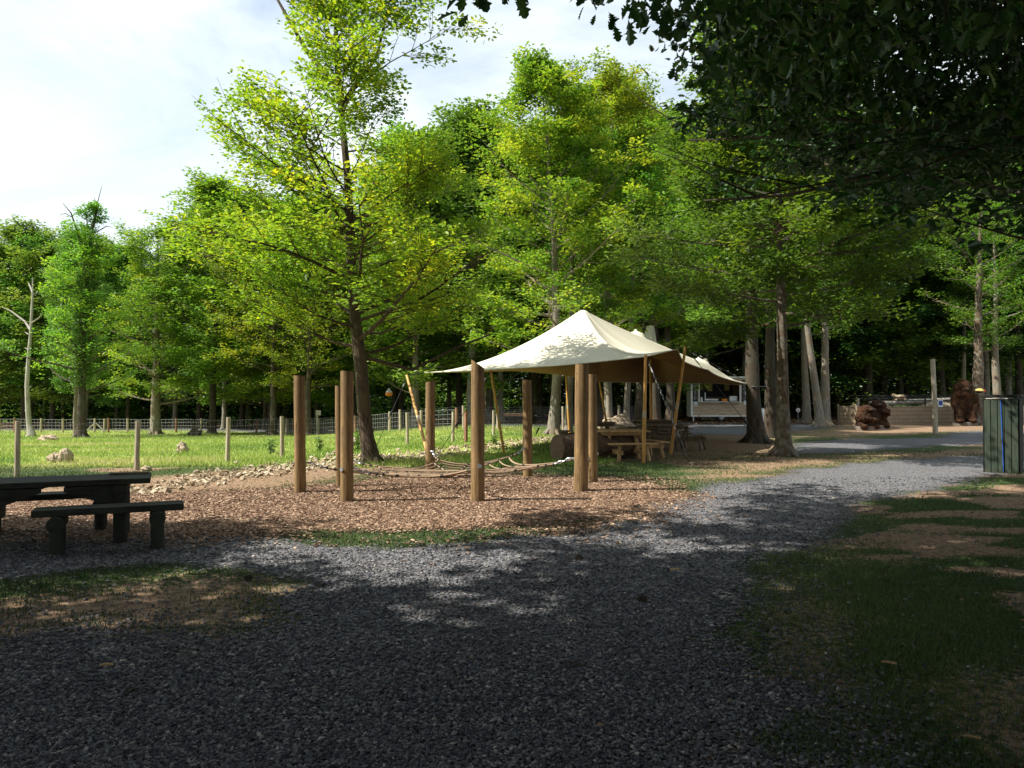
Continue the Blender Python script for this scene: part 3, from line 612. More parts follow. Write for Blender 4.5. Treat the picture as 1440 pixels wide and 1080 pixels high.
# --- meadow trees
def dead_tree():
    d = 48; b = GD(44, d); t = thing('dead_tree', b, 'bare bleached dead tree with a forked top standing in the meadow', 'tree'); mb = MB()
    def L_(pts, r0_, r1): mb.tube([np.array(AT(a, b_, d+dz)-b) for a, b_, dz in pts], np.linspace(r0_, r1, len(pts)), 8, True, .12)
    L_([(45, 619, 0), (42, 612, 0), (39, 575, 0), (38, 540, 0), (40, 505, 0), (43, 470, 0), (45, 430, 0), (46, 410, 0), (46, 390, 0)], .19, .03)
    mb.tube([(.0, 0, -.1), (.05, 0, .25), (-.1, 0, .7)], [.36, .25, .17], 9, True, .2)
    L_([(43, 464, 0), (35, 452, .3), (15, 437, .6), (3, 432, .8)], .08, .015); L_([(45, 415, 0), (53, 411, .3), (59, 413, .5)], .06, .015); L_([(43, 455, 0), (55, 447, -.3), (60, 440, -.4)], .05, .012)
    L_([(46, 412, 0), (42, 402, .2), (40, 398, .3)], .06, .03)
    for y in (580, 556, 545, 492, 470, 520): L_([(40, y, 0), (40+(5 if y % 2 else -5), y-3, .1)], .04, .02)
    mb.build('trunk', M['deadwood'], t, smooth=True)
dead_tree()
b = GD(115, 45); mb_pts = [(115, 627), (115, 560), (117, 480), (122, 400), (126, 350), (130, 320), (136, 290)]
pth = [((AT(a, b_, 45)-b).x, 0, max((AT(a, b_, 45)-b).z, 0)) for a, b_ in mb_pts]; pth[0] = (0, 0, 0)
dat = gen_tree(.33, 12, .27, 2.4, lambda t: np.interp(t, [0, .12, .35, .6, .85, 1], [4.0, 3.4, 2.0, 2.0, 1.0, .3]), 42, 6, 4, int(13*q), .15, .42, path=pth, tintmean=.5, flare=1.6, bare=.25, up=(.1, .9))
for pts, r_ in (([(127, 380), (110, 330), (100, 300), (88, 285)], .1), ([(131, 320), (138, 290), (132, 278)], .06), ([(136, 290), (143, 262)], .03), ([(129, 330), (150, 318), (158, 320)], .04), ([(112, 490), (90, 470), (70, 452)], .07), ([(100, 305), (92, 300), (84, 302)], .03), ([(128, 350), (122, 310), (118, 285)], .05)):
    dat[0].tube([np.array(AT(a, b_, 45)-b) for a, b_ in pts], np.linspace(r_, .012, len(pts)), 5)
t = put_tree('oak_tree', dat, b, M['leafmid'], M['bark'], 'ivy-covered half-dead oak tree in the meadow with bare twigs at its top')
zz = 3+8.2*rng.random(9000*1); aa = rng.random(9000)*6.28; rr = .28+.5*rng.random(9000)*(.4+.6*vn(zz*1.3, aa*.8, 3))
pc = np.stack([np.interp(zz, [q_[2] for q_ in pth], [q_[0] for q_ in pth])+np.cos(aa)*rr, np.sin(aa)*rr, zz], -1)
V, F, ti = leaves(pc, 1, .13*(.7+.6*rng.random(9000)), 'kite', .6, .9, None, rng.random(9000))
mobj('ivy', newmesh('ivy', V, F, M['leafivy'], {'tint': ti}), t)
inst(1, GD(107, 50).x, 50, 12, M['leaffar'], M['barkpale'], 1.0, .8, 'beech_tree', 'slim pale-trunked tree half hidden behind the ivy-covered oak')
b = GD(219, 56); dat = gen_tree(.33, 14.5, .36, 2.0, lambda t: np.interp(t, [0, .15, .5, .85, 1], [4.6, 4.4, 3.2, 2.6, .6]), 56, 7, 5, int(16*q), .16, .5, tintmean=.5, flare=1.4, bare=.12, up=(.0, .9))
dat[0].tube([np.array(AT(a, b_, 55)-b) for a, b_ in ((215, 528), (204, 515), (192, 506))], [.1, .08, .03], 6)
put_tree('oak_tree', dat, b, M['leafmid'], M['barkpale'], 'broad oak tree with a grey trunk and broken pale limb at the far meadow fence')
b = GD(383, 52); put_tree('oak_tree', gen_tree(.3, 13, .24, 2.9, P1(4.2), 46, 7, 4, int(16*q), .15, .48, tintmean=.65, flare=1.6), b, M['leafmid'], M['bark'], 'brown-trunked oak tree in the meadow seen left of the leftmost log post')
b = GD(434, 50); put_tree('oak_tree', gen_tree(.3, 13, .24, 2.9, P1(4.0), 44, 7, 4, int(16*q), .15, .48, tintmean=.6, flare=1.4), b, M['leafmid'], M['bark'], 'meadow oak tree seen just right of the leftmost log post')
# --- pale trunks behind the tables and to the right
def pale(px, d, H, r, lean, lab, k=1, cb=5.5, rc=2.8, mat='barkpale', tm=.35, nb=26, fl=1.5):
    put_tree('beech_tree', gen_tree(.25, H, r, cb, P1(rc), nb, 6, 4, int(15*q), .16, .48, tintmean=tm, flare=fl, lean=lean), GD(px, d), M['leafmid'], M[mat], lab, group='pale-trunked trees')
pale(799, 36.5, 13, .2, (.2, 0), 'pale grey trunk tree standing right of the rubble bank, left of the log', fl=1.2)
pale(857, 39, 14, .15, (-.2, 0), 'slim pale trunk of a tree with a reddish root mound at its foot')
pale(881, 39.5, 14, .17, (.4, 0), 'slim whitish trunk of a tree rising from the root mound, behind the tables')
pale(899, 42, 14, .3, (.1, 0), 'broad dim grey trunk of a tree just right of the root mound', mat='bark')
pale(923, 46, 14, .26, (.1, 0), 'dark forest trunk between the root mound and the food trailer, behind the tent pole', mat='bark')
pale(942, 47, 14, .3, (-.1, 0), 'wide dark trunk of a tree nearest the left end of the food trailer', mat='bark')
pale(1154, 45, 15, .26, (-1.9, 0), 'pale leaning tree trunk at the left end of the reed fence', fl=1.9)
pale(1134, 51, 15, .28, (-.1, 0), 'upright pale trunk behind the leaning tree by the reed fence')
pale(1161, 47, 15, .3, (-.2, 0), 'stout pinkish-grey trunk just right of the leaning tree by the reed fence')
pale(1378, 46.5, 14, .38, (0, 0), 'mossy-footed trunk of a tree with a bird feeder beside the tall carving', mat='barkspeck', fl=1.7, cb=4)
pale(1400, 52, 14, .3, (-.1, 0), 'bright pale trunk of a tree seen just above the green box', cb=4.5)
pale(1353, 56, 14, .2, (0, 0), 'thin pale trunk rising behind the tall carving', cb=5)
# --- root mound
def lump(name, loc, dims, mat, lab, cat, seed=1, sub=4, amp=.25, rz=0, fq=2.0, flatb=True):
    mb = MB(); n1, n2 = 22, 14; V = []; r_ = np.random.default_rng(seed)
    ph = r_.random(8)*6.28
    for j in range(n2+1):
        th = math.pi*j/n2
        for i in range(n1):
            a = 2*math.pi*i/n1; x, y, z = math.sin(th)*math.cos(a), math.sin(th)*math.sin(a), math.cos(th)
            k = 1+amp*(math.sin(fq*x*2+ph[0])*math.sin(fq*y*2+ph[1])+.6*math.sin(fq*4*z+ph[2]+3*x)+.35*math.sin(fq*7*x+ph[3]+fq*5*y)+.25*math.sin(13*y+ph[4]+9*z))+amp*.25*(r_.random()-.5)
            V.append((x*k*dims[0]/2, y*k*dims[1]/2, max(z*k, -.5 if flatb else -9)*dims[2]/2+dims[2]*.22))
    F = [(j*n1+i, (j+1)*n1+i, (j+1)*n1+(i+1) % n1, j*n1+(i+1) % n1) for j in range(n2) for i in range(n1)]
    mb.add(V, F); o = mb.build(name, mat, None, loc); o.rotation_euler = (0, 0, rz); return tag(o, lab, cat)
lump('root_mound', GD(868, 38.5), (1.7, 1.0, 1.0), M['stump'], 'rough reddish mound of roots between two slim pale trunks', 'mound', 3, amp=.16)
# --- forest rows, ordinal labels per stretch
FT = []
def row(Y0, Y1, x0, x1, step, ks, Hr, lmats, jit=1.5):
    x = x0
    while x < x1:
        X = x+(rng.random()-.5)*jit; Y = Y0+rng.random()*(Y1-Y0); k = ks[rng.integers(len(ks))]
        FT.append((X, Y, k, Hr[0]+rng.random()*(Hr[1]-Hr[0]), lmats[rng.integers(len(lmats))])); x += step
row(69, 72, -60, -20, 3.2, (0, 1, 3), (14, 16.5), ('leafgrey', 'leaffar', 'leaffar'))
row(77, 81, -62, -20, 4.4, (0, 2), (15, 17.5), ('leaffar', 'leafgrey'))
row(55, 60, -21, -6, 3.0, (0, 1, 3), (14, 17), ('leaffar', 'leafmid'))
row(63, 68, -24, 2, 3.6, (0, 2), (16, 18.5), ('leaffar',))
row(49.5, 53, -6, 10, 3.0, (0, 1, 3), (15.5, 18.5), ('leafmid', 'leaffar'))
row(57, 61, -8, 14, 3.4, (0, 2), (19, 21.5), ('leaffar', 'leafmid'))
row(57, 61, 12, 27, 2.8, (4, 0, 1, 3), (16, 20), ('leaffar', 'leafdark'))
row(56, 61, 27, 52, 3.0, (0, 3, 1, 4), (16, 20), ('leaffar', 'leafdark'))
row(66, 72, 8, 56, 3.4, (2, 0), (22, 26), ('leaffar', 'leafdark'))
row(76, 80, -2, 60, 4.2, (2, 0), (23, 28), ('leaffar',))
def zone(px):
    return ('left of the ivy-covered oak', 'between the ivy-covered oak and central oak', 'between central oak and tent peak', 'between tent peak and food trailer', 'behind the food trailer', 'behind the reed fence')[int(np.digitize(px, [115, 500, 820, 975, 1110]))]
FT = [f for f in FT if -30 < 720+f[0]/f[1]*FPX < 1475]
FT.sort(key=lambda f: f[0]/f[1]); cnt = {}
ORD = ['first', 'second', 'third', 'fourth', 'fifth', 'sixth', 'seventh', 'eighth', 'ninth', 'tenth', 'eleventh', 'twelfth', 'thirteenth', 'fourteenth', 'fifteenth', 'sixteenth', 'seventeenth', 'eighteenth', 'nineteenth', 'twentieth']
def depthw(f):
    return 'front-row' if f[1] < 62 or (f[0] < -19 and f[1] < 74) else 'deeper'
for f in FT:
    X, Y, k, H, lm = f; z = zone(720+X/Y*FPX); dw = depthw(f); c_ = cnt.get((z, dw), 0); cnt[(z, dw)] = c_+1
    inst(k, X, Y, H, M[lm], M['barkpale'] if rng.random() < .3 else None, None, 1.05+.35*rng.random(), 'forest_tree',
         f'{ORD[min(c_, 19)]} {dw} forest tree from the left, {z}', 'forest trees round the clearing')
# understory saplings + far woods mass
def woods():
    n = int(320000*q); X = (rng.random(n)-.5)*190; Y = 84+rng.random(n)*14; z = rng.random(n)**1.7*17; k = (fbm(X*.16, z*.25+Y*.3, 4) > .38) | (z < 7)
    P = np.stack([X, Y, gz(X, Y)+z], -1)[k]; V, F, ti = leaves(P, 1, .62*(.6+.8*rng.random(len(P))), 'kite', .4, .9, None, rng.random(len(P)))
    tr = MB()
    for i in range(150):
        x = (rng.random()-.5)*200; y = 82+rng.random()*12; tr.tube([(x, y, -1.3), (x+rng.random(), y, 14)], [.22, .08], 6)
    Vt = np.concatenate(tr.V); ft = [np.array(f)+len(V) for f in tr.F.values()]
    me = newmesh('far_woods', np.concatenate([V, Vt]), [F]+ft, M['leafdark'], {'tint': np.concatenate([ti, np.zeros(len(Vt))])})
    tag(mobj('far_woods', me), 'dense dark woods closing off the view behind the forest trees', 'woods', None, 'stuff')
woods()
# undergrowth: low beech sprays in the shade under the forest edge
def under(n, xr, yr, name, lab, h=(.3, 3.2), ls=.2, cs=.8, mt='leaffar'):
    CX = xr[0]+rng.random(n)*(xr[1]-xr[0]); CY = yr[0]+rng.random(n)*(yr[1]-yr[0]); CZ = h[0]+rng.random(n)*(h[1]-h[0])
    I = np.repeat(np.arange(n), 40); o = rng.normal(size=(len(I), 3))*np.array([cs, cs, .22]); P = np.stack([CX[I], CY[I], CZ[I]], -1)+o; P[:, 2] = np.maximum(P[:, 2], .1)+gz(P[:, 0], P[:, 1])
    V, F, ti = leaves(P, 1, ls*(.6+.8*rng.random(len(I))), 'kite', .3, .6, None, rng.random(len(I)))
    tag(mobj(name, newmesh(name, V, F, M[mt], {'tint': ti})), lab, 'undergrowth', None, 'stuff')
under(int(620*q), (8, 50), (54, 78), 'undergrowth', 'low shaded beech undergrowth between the forest trunks', (.8, 7.5), .22, .95)
under(int(420*q), (-62, 8), (72, 84), 'undergrowth', 'dim low undergrowth deep between the trunks beyond the meadow', (.2, 4), .25, 1.1)
# --- the near canopy at upper right (tree out of frame to the right)
nb_ = Vector((9.6, 6.6, 0)); nb_.z = float(gz(9.6, 6.6))
def keepn(c):
    x, y, z = c[0]+nb_.x, c[1]+nb_.y, c[2]
    if y < .6: return True
    if math.sqrt(x*x+y*y+(z-1.6)**2) < 5.6: return False
    px = 720+x/y*FPX; py = 560-(z-1.6)/y*FPX
    lim = np.interp(px, [480, 575, 720, 850, 950, 985, 1060, 1130, 1200, 1300, 1440, 1700], [-60, -5, -12, 10, 40, 235, 265, 265, 290, 315, 345, 380])
    return py < lim+25*math.sin(px*.05)*(px > 980)-12*(px > 980)
rng = np.random.default_rng(5)
dat = gen_tree(.1, 15, .42, 3.2, lambda t: np.interp(t, [0, .3, .6, 1], [8.2, 8.4, 6.5, 2.0]), 92, 12, 6, int(36*q), .135, .45, shape='fold', tintmean=.25, up=(.0, .8), keep=keepn, flat=.5, droop=.7, azf=lambda i: math.pi-2.0+3.3*((i*.618) % 1))
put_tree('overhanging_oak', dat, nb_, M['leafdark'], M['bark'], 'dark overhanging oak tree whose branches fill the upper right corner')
# leaf sprays hanging into the top edge
def sprays():
    t = thing('overhanging_oak', (-.4, -2.6, float(gz(-.4, -2.6))), 'oak tree behind the viewer with a few lobed leaves hanging in at the top edge', 'tree')
    base = t.location; mb = MB(); P = []; O = []
    mb.tube([(0, 0, -.1), (.1, .1, 3), (.1, .6, 7), (0, .5, 13)], [.34, .26, .2, .05], 10)
    ex = [(985+460*((i*.618) % 1), -30+(i*37 % 100)/100*(150+.16*460*((i*.618) % 1)), 5.8+2.6*((i*.37) % 1), 46, .42) for i in range(80)]
    for (px, py, d, n, rad) in tuple(ex)+((640, -6, 4.3, 13, .17), (600, -22, 4.6, 10, .16), (700, -22, 4.5, 14, .15), (760, -28, 5, 14, .15), (835, -14, 4.7, 14, .16), (880, 12, 4.4, 16, .17), (925, 12, 4.6, 20, .2), (905, -20, 4.5, 18, .2), (960, -10, 4.7, 22, .22), (990, 25, 4.8, 24, .24), (1040, 15, 5, 24, .26), (1080, 70, 5.2, 24, .28), (1010, 80, 5.3, 18, .22), (1120, 20, 5, 30, .3), (1170, 80, 5.4, 30, .3), (1240, 40, 5, 34, .34), (1330, 60, 5.2, 34, .34), (1400, 20, 5, 34, .34)):
        c = AT(px, py, d)-base
        for k in range(n):
            o = rng.normal(size=3)*rad*.6; P.append(np.array(c)+o*np.array([1, 1, .55])); O.append(rng.normal(size=3)*.4+np.array([0, 0, -.55]))
        mb.tube([(.1, .6, 6.6), ((c.x)*.5, c.y*.6, max(c.z+1.2, 4.6)), (c.x, c.y, c.z+.12)], [.07, .03, .006], 5)
    P = np.array(P); O = np.array(O); V, F, ti = leaves(P, 1, .108*(.6+.7*rng.random(len(P))), 'lobed', .5, .8, O, rng.random(len(P)))
    # high crown over the viewer (shades the path)
    tr2, (V2, F2, t2) = gen_tree(.2, 14, .3, 6.4, lambda s: np.interp(s, [0, .5, 1], [6.2, 6., 2.]), 44, 8, 5, int(11*q), .2, .6, tintmean=.4, up=(.2, .9),
        keep=lambda c: (c[1]+base.y) < 1 or (1.6+(570/FPX)*(c[1]+base.y)) < c[2]-.4)
    mb.build('trunk', M['bark'], t, smooth=True); tr2.build('limbs', M['bark'], t, smooth=True)
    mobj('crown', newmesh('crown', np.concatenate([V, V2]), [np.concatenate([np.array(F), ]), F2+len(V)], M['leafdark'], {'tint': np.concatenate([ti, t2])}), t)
sprays()
t = thing('shade_oak', (-9.0, 4.6, float(gz(-9.0, 4.6))), 'leaning oak added outside the left edge, its high crown placed to shade the lawn', 'tree', 'oak trees shading the path from outside the picture')
_tr, (_V, _F, _ti) = gen_tree(.2, 15, .15, 9.0, lambda s: np.interp(s, [0, .5, 1], [4.6, 4.6, 2]), 54, 8, 5, int(24*q), .23, .6, tintmean=.4, path=[(0, 0, 0), (.5, .2, 3), (2.2, .8, 6.5), (5.8, 2.0, 10), (8.4, 2.7, 15)], up=(.2, .9))  # lean and crown are shaped to throw shade over the right-hand lawn
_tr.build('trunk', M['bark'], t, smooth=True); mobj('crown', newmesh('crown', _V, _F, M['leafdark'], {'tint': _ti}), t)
# unseen shade-casting oaks around the viewer, most of them added to darken the foreground
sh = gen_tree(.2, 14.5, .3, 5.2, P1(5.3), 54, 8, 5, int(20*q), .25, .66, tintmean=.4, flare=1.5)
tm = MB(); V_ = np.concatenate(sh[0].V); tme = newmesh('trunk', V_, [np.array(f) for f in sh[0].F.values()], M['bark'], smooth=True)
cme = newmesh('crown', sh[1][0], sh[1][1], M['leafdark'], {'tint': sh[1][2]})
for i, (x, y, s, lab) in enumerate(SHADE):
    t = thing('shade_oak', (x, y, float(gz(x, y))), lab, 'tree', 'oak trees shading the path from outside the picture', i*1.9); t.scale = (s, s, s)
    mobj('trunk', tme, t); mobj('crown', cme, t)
# ------------------------------------------------------------------ log posts and rope net
posts = [(422, 693, 527, 15.5, 0, 'leftmost tall log post at the net, a little apart from the others'), (478, 685, 541, 11, .12, 'slimmer log post standing right behind the front left post'), (488, 706, 520, 18, .05, 'front left log post of the rope net, nearest to the viewer'),
 (605, 673, 535, 13.5, .3, 'rear log post with a sloping cut top, in front of the left leaning tent pole'), (672, 706, 510, 19, -.6, 'front middle log post with a steep slanted top'), (742.5, 671, 533, 13, .05, 'rear log post with cathedral grain, right of the front middle post'),
 (817, 692, 511, 19.5, 0, 'front right log post, dark brown and the widest'), (833.5, 679, 525, 14, .1, 'log post tucked close behind the right side of the front right post')]
PP = []
for i, (px, pb, pt, wpx, sl_, lab) in enumerate(posts):
    b = G(px, pb); d = b.y; H = AT(px, pt, d).z-b.z; r = wpx/2/FPX*d; PP.append((b, r))
    t = thing('log_post', b, lab, 'post', 'log posts around the rope net', random.random()*0)
    mb = MB(); n = 22; zs = np.concatenate([[-.2], np.linspace(0, H-.18, 9), [H-.02]]); V = []
    lean = (random.random()-.5)*.03
    for j, z in enumerate(zs):
        for k in range(n):
            a = k*2*math.pi/n; rr = r*(1+.018*math.sin(3*a+z*2+i)+.012*math.sin(z*5+i*2))*(1.03-.05*z/H)
            x, y = rr*math.cos(a), rr*math.sin(a); zz = z
            if j == len(zs)-1: zz = z+sl_*x*1.0-.01*math.cos(a)
            elif j == len(zs)-2: zz = min(z, H-.02+sl_*x-.03)
            V.append((x+lean*z, y, zz))
    F = [(j*n+k, j*n+(k+1) % n, (j+1)*n+(k+1) % n, (j+1)*n+k) for j in range(len(zs)-1) for k in range(n)]
    mb.add(V, F).build('shaft', M['post'], t, smooth=True)
    top = np.array(V[-n:])*np.array([.985, .985, 1])+np.array([0, 0, .003]); MB().add(top, [tuple(range(n))]).build('cut_top', M['postend'], t)
# net
net = thing('rope_net', (-1.0, 14.0, .0), 'low sagging rope climbing net strung between the log posts', 'climbing net'); nb0 = np.array(net.location)
order = [0, 2, 4, 6, 7, 5, 3, 1]; hz = {0: .5, 1: .52, 2: .51, 3: .56, 4: .56, 5: .6, 6: .57, 7: .55}
cen = np.mean([np.array(PP[i][0]) for i in order], 0); anc = []

def npart(nm, mt): return lambda fn: None
def one(nm, mt, *tubes, par=None):
    mb = MB()
    for t_ in tubes: mb.tube(*t_)
    return mb.build(nm, M[mt], par or net, world=True, smooth=True)
for i in order:
    b, r = PP[i]; dv = cen-np.array(b); dv[2] = 0; dv /= np.linalg.norm(dv); a = np.array(b)+dv*(r+.01)+np.array([0, 0, hz[i]]); anc.append((a, dv))
    eye = MB(); eye.tube([a-dv*.03, a+dv*.05], .018, 8); th = np.linspace(0, 2*math.pi, 13); sd = np.array([-dv[1], dv[0], 0])
    eye.tube([a+dv*(.07+.035*math.cos(x))+sd*.035*math.sin(x) for x in th], .009, 6, False)
    # washer plate on the outside face
    eye.build('eye_bolt', M['steel'], net, world=True, smooth=True); o_ = np.array(b)-dv*(r+.005)+np.array([0, 0, hz[i]]); one('bolt_washer', 'steel', ([o_-dv*.012, o_+dv*.01], .035, 12))
inner_ = []
for (a, dv) in anc:
    e = a+dv*.62+np.array([0, 0, -.14]); inner_.append(e)
    pts = [a+dv*.06+(e-a-dv*.06)*t+np.array([0, 0, -.03*math.sin(t*math.pi)]) for t in np.linspace(0, 1, 9)]
    ch = MB()
    for k in range(4):
        p, q_ = pts[k], pts[k+1]; m_ = (p+q_)/2; dd = (q_-p)/np.linalg.norm(q_-p); sd = np.array([-dd[1], dd[0], 0]) if k % 2 else np.array([0, 0, 1.])
        ch.tube([m_+dd*.045*math.cos(x)+sd*.02*math.sin(x) for x in np.linspace(0, 2*math.pi, 11)], .008, 5, False)
    ch.build('end_chain', M['chain'], net, world=True, smooth=True); one('end_rope', 'rope', (pts[4:], .013, 6))
    for k in (4, 6, 8): one('rope_joint', 'black', ([pts[k]-dv*.018, pts[k]+dv*.018], .022, 8))
def cat(a, b, sag, n=14): return [a+(b-a)*t+np.array([0, 0, -sag*4*t*(1-t)]) for t in np.linspace(0, 1, n)]
m8 = len(inner_); rings = []
for ring in range(5):
    f = ring/5.2; loop = []
    for k in range(m8):
        a = inner_[k]; b = inner_[(k+1) % m8]; seg = cat(a, b, .09*np.linalg.norm(b-a)*.6, 10)[:-1]
        # perimeter pulled inwards
        for j, p in enumerate(seg):
            t = j/9; pull = .16*4*t*(1-t); c2 = cen.copy(); c2[2] = .24; p = p+(c2-p)*(pull*(1-f)); p = p+(c2-p)*f; p[2] -= .03*f; loop.append(p)
    rings.append(loop); one('ring_rope' if ring else 'edge_rope', 'rope', (loop+[loop[0]], .0125 if ring else .017, 6, False))
for j in range(0, len(rings[0]), 5):
    pts = [r_[j] for r_ in rings]+[cen*np.array([1, 1, 0])+np.array([0, 0, .2])]
    one('cross_rope', 'rope', (pts, .011, 6, False))
    for p, r_ in zip(pts[:-1], rings):
        d_ = r_[(j+1) % len(r_)]-p; d_ /= np.linalg.norm(d_); one('rope_joint', 'black', ([p-d_*.025, p+d_*.025], .024, 8))
for k_ in range(1, 9):   # long parallel strands from the left group to the right group
    t = k_/9; a = rings[0][int(len(rings[0])*.86+k_*1.3) % len(rings[0])]; b = rings[0][int(len(rings[0])*.42-k_*1.0) % len(rings[0])]
    one('strand', 'rope', (cat(a, b, .06, 14), .010, 6, False))
# ------------------------------------------------------------------ stretch tent
tent = thing('stretch_tent', (2.5, 25.5, 0), 'cream stretch tent with brown lining held on yellow poles over the picnic tables', 'tent'); tb = np.array(tent.location)
A1 = np.array(AT(820, 436, 25.5))
B1 = np.array(AT(894, 464, 31)); C1 = np.array(AT(914, 456, 34.5))
E = [AT(597, 523.5, 24), AT(690, 519.5, 21.8), AT(795, 513, 20.4), AT(905, 501.5, 19.6), AT(953, 491, 22.3), AT(960, 507, 23.0), AT(996, 520, 24.8), AT(1057, 541, 28.2), AT(1010, 539, 33), AT(940, 538, 37), AT(850, 537, 37), AT(790, 527, 34), AT(720, 521, 30)]
E = [np.array(e) for e in E]
scal = [.04, .03, .035, .10, .02, .04, .05, .06, .03, .03, .03, .04, .05]
bd = []; per = 14
for i in range(len(E)):
    a, b = E[i], E[(i+1) % len(E)]; L = np.linalg.norm(b-a)
    for j in range(per):
        t = j/per; p = a+(b-a)*t; s_ = 4*t*(1-t)*scal[i]; cc = A1*.5+B1*.5; v = cc-p; v[2] = 0; v /= np.linalg.norm(v); p = p+v*L*s_*1.2; p[2] += -.0*s_; bd.append(p)
bd = np.array(bd); nb2 = len(bd); NR = 80
W = np.zeros((NR+1, nb2, 3))
for k in range(NR+1):
    r_ = 1-math.sqrt(max(0, 1-k/NR)); W[k] = A1+(bd-A1)*r_
fixed = np.zeros((NR+1, nb2), bool); fixed[0] = True; fixed[NR] = True
Z = W[..., 2].copy(); Z[:] = A1[2]+(bd[None, :, 2]-A1[2])*(np.arange(NR+1)/NR)[:, None]
D1 = np.array(AT(985, 500, 28.5))
dd = np.linalg.norm(W[..., :2]-A1[:2], axis=-1); k = dd < .17; fixed |= k; Z[k] = A1[2]-(dd[k]/.17)**2*.07
for (pk, rad) in ((B1, .35), (C1, .3), (D1, .3)):
    dd = np.linalg.norm(W[..., :2]-pk[:2], axis=-1); k = dd < rad; fixed |= k; Z[k] = pk[2]-(dd[k]/rad)*.16
for it in range(5000):
    Zn = .25*(np.roll(Z, 1, 1)+np.roll(Z, -1, 1)); Zi = Z.copy(); Zi[1:-1] = Zn[1:-1]+.25*(Z[:-2]+Z[2:]); Z = np.where(fixed, Z, Zi)
W[..., 2] = Z; W[0] = A1
# soften apex
Vt = [A1]+list(W[1:].reshape(-1, 3)); F3 = [(0, 1+j, 1+(j+1) % nb2) for j in range(nb2)]
F4 = [(1+k*nb2+j, 1+(k+1)*nb2+j, 1+(k+1)*nb2+(j+1) % nb2, 1+k*nb2+(j+1) % nb2) for k in range(NR-1) for j in range(nb2)]
def cloth(name, off, mat):
    V = np.array(Vt)+np.array([0, 0, off]); F = F3+F4
    # normals up: reverse if needed
    o = MB().add(V, F).build(name, mat, tent, world=True, smooth=True); return o
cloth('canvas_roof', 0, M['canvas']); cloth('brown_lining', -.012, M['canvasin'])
hem = MB(); hem.tube(list(bd+np.array([0, 0, -.006]))+[bd[0]+np.array([0, 0, -.006])], .014, 6, False); hem.build('hem', M['canvas'], tent, world=True, smooth=True)
MB().lathe([(.1, -.1), (.06, .0), (.02, .03)], B1, 12).build('peak_cap', M['canvas'], tent, world=True, smooth=True)
def pole(top, bot, r=.045, band=True):
    o = MB().tube([top, (np.array(top)+np.array(bot))/2, bot], [r*.82, r, r], 10).build('tent_pole', M['pole'], tent, world=True, smooth=True)
    if band:
        a, b = np.array(top), np.array(bot); p = a+(b-a)*.52; q_ = a+(b-a)*.58
        k = MB().tube([p, q_], r*1.06, 10); ob = k.build('grip_band', M['poleband'], None, smooth=True); ob.parent = o; ob.location = tuple(-tb)
pole(AT(908, 499, 19.45), G(905, 651)); pole(AT(964, 487, 22.3), G(943, 638)); pole(AT(572, 528, 23.6), G(603, 645)); pole(AT(690, 519, 22.0), G(709, 639), .04)
pole(AT(796, 522, 33), G(801, 613), .055); pole(AT(843, 536, 36), G(855, 608), .055); pole(AT(915, 505, 30.8), G(916, 617), .06, False); pole(A1-np.array([0, 0, .1]), (A1[0], A1[1], 0), .06, False)
def rope_(nm, *tubes): return one(nm, 'black', *tubes, par=tent)
def guy(a, b, sp=.62):
    a = np.array(a); b = np.array(b); rope_('guy_rope', ([a, b], .009, 5, False)); m_ = a+(b-a)*sp; q_ = a+(b-a)*(sp+.05); one('tensioner', 'black', ([m_, q_], .03, 6), par=tent)
    m_ = a+(b-a)*.1; q_ = a+(b-a)*.15; one('tensioner', 'chain', ([m_, q_], .018, 6), par=tent)
    if b[2] < .2: one('ground_stake', 'stump', ([b+np.array([0, 0, .12]), b-np.array([0, 0, .15])], .022, 6), ([b+np.array([-.05, 0, .1]), b+np.array([.05, 0, .1])], .018, 6), par=tent)
def strap(a, b):
    a = np.array(a); b = np.array(b); tt = np.linspace(0, 1, 120); pts = [a+(b-a)*t+np.array([math.cos(t*90), 0, math.sin(t*90)])*.016 for t in tt]
    rope_('ratchet_strap', ([a, b], .016, 5, False)); one('strap_coil', 'ropewhite', (pts, .006, 4, False), par=tent)
guy(AT(909, 502, 19.5), G(973, 657), .7); strap(AT(909, 502, 19.5), np.array(AT(909, 502, 19.5))*.25+np.array(G(973, 657))*.75)
guy(AT(965, 490, 22.3), G(1085, 638), .66); guy(AT(573, 529, 23.6), G(520, 648), .45)
guy(AT(691, 520, 22), G(612, 645), .6); guy(AT(797, 523, 33), G(745, 628), .8); guy(AT(965, 492, 22.3), AT(1045, 534, 28), .2)
rope_('corner_rope', ([E[7], np.array(AT(1064, 541, 28))], .012, 5, False)); rope_('corner_rope', ([E[0], np.array(AT(573, 529, 23.6))], .012, 5, False))
for px, d, r_ in ((1063.5, 28, .3), (1082, 31.5, .27)):
    c = AT(px, 544, d); rope_('tree_strap', ([np.array(c)+np.array([r_*math.cos(x), r_*math.sin(x), 0]) for x in np.linspace(0, 6.283, 17)], .022, 5, False))
rope_('link_rope', ([np.array(AT(1068, 543, 27.8)), np.array(AT(1082, 545, 31.2))], .014, 5, False))
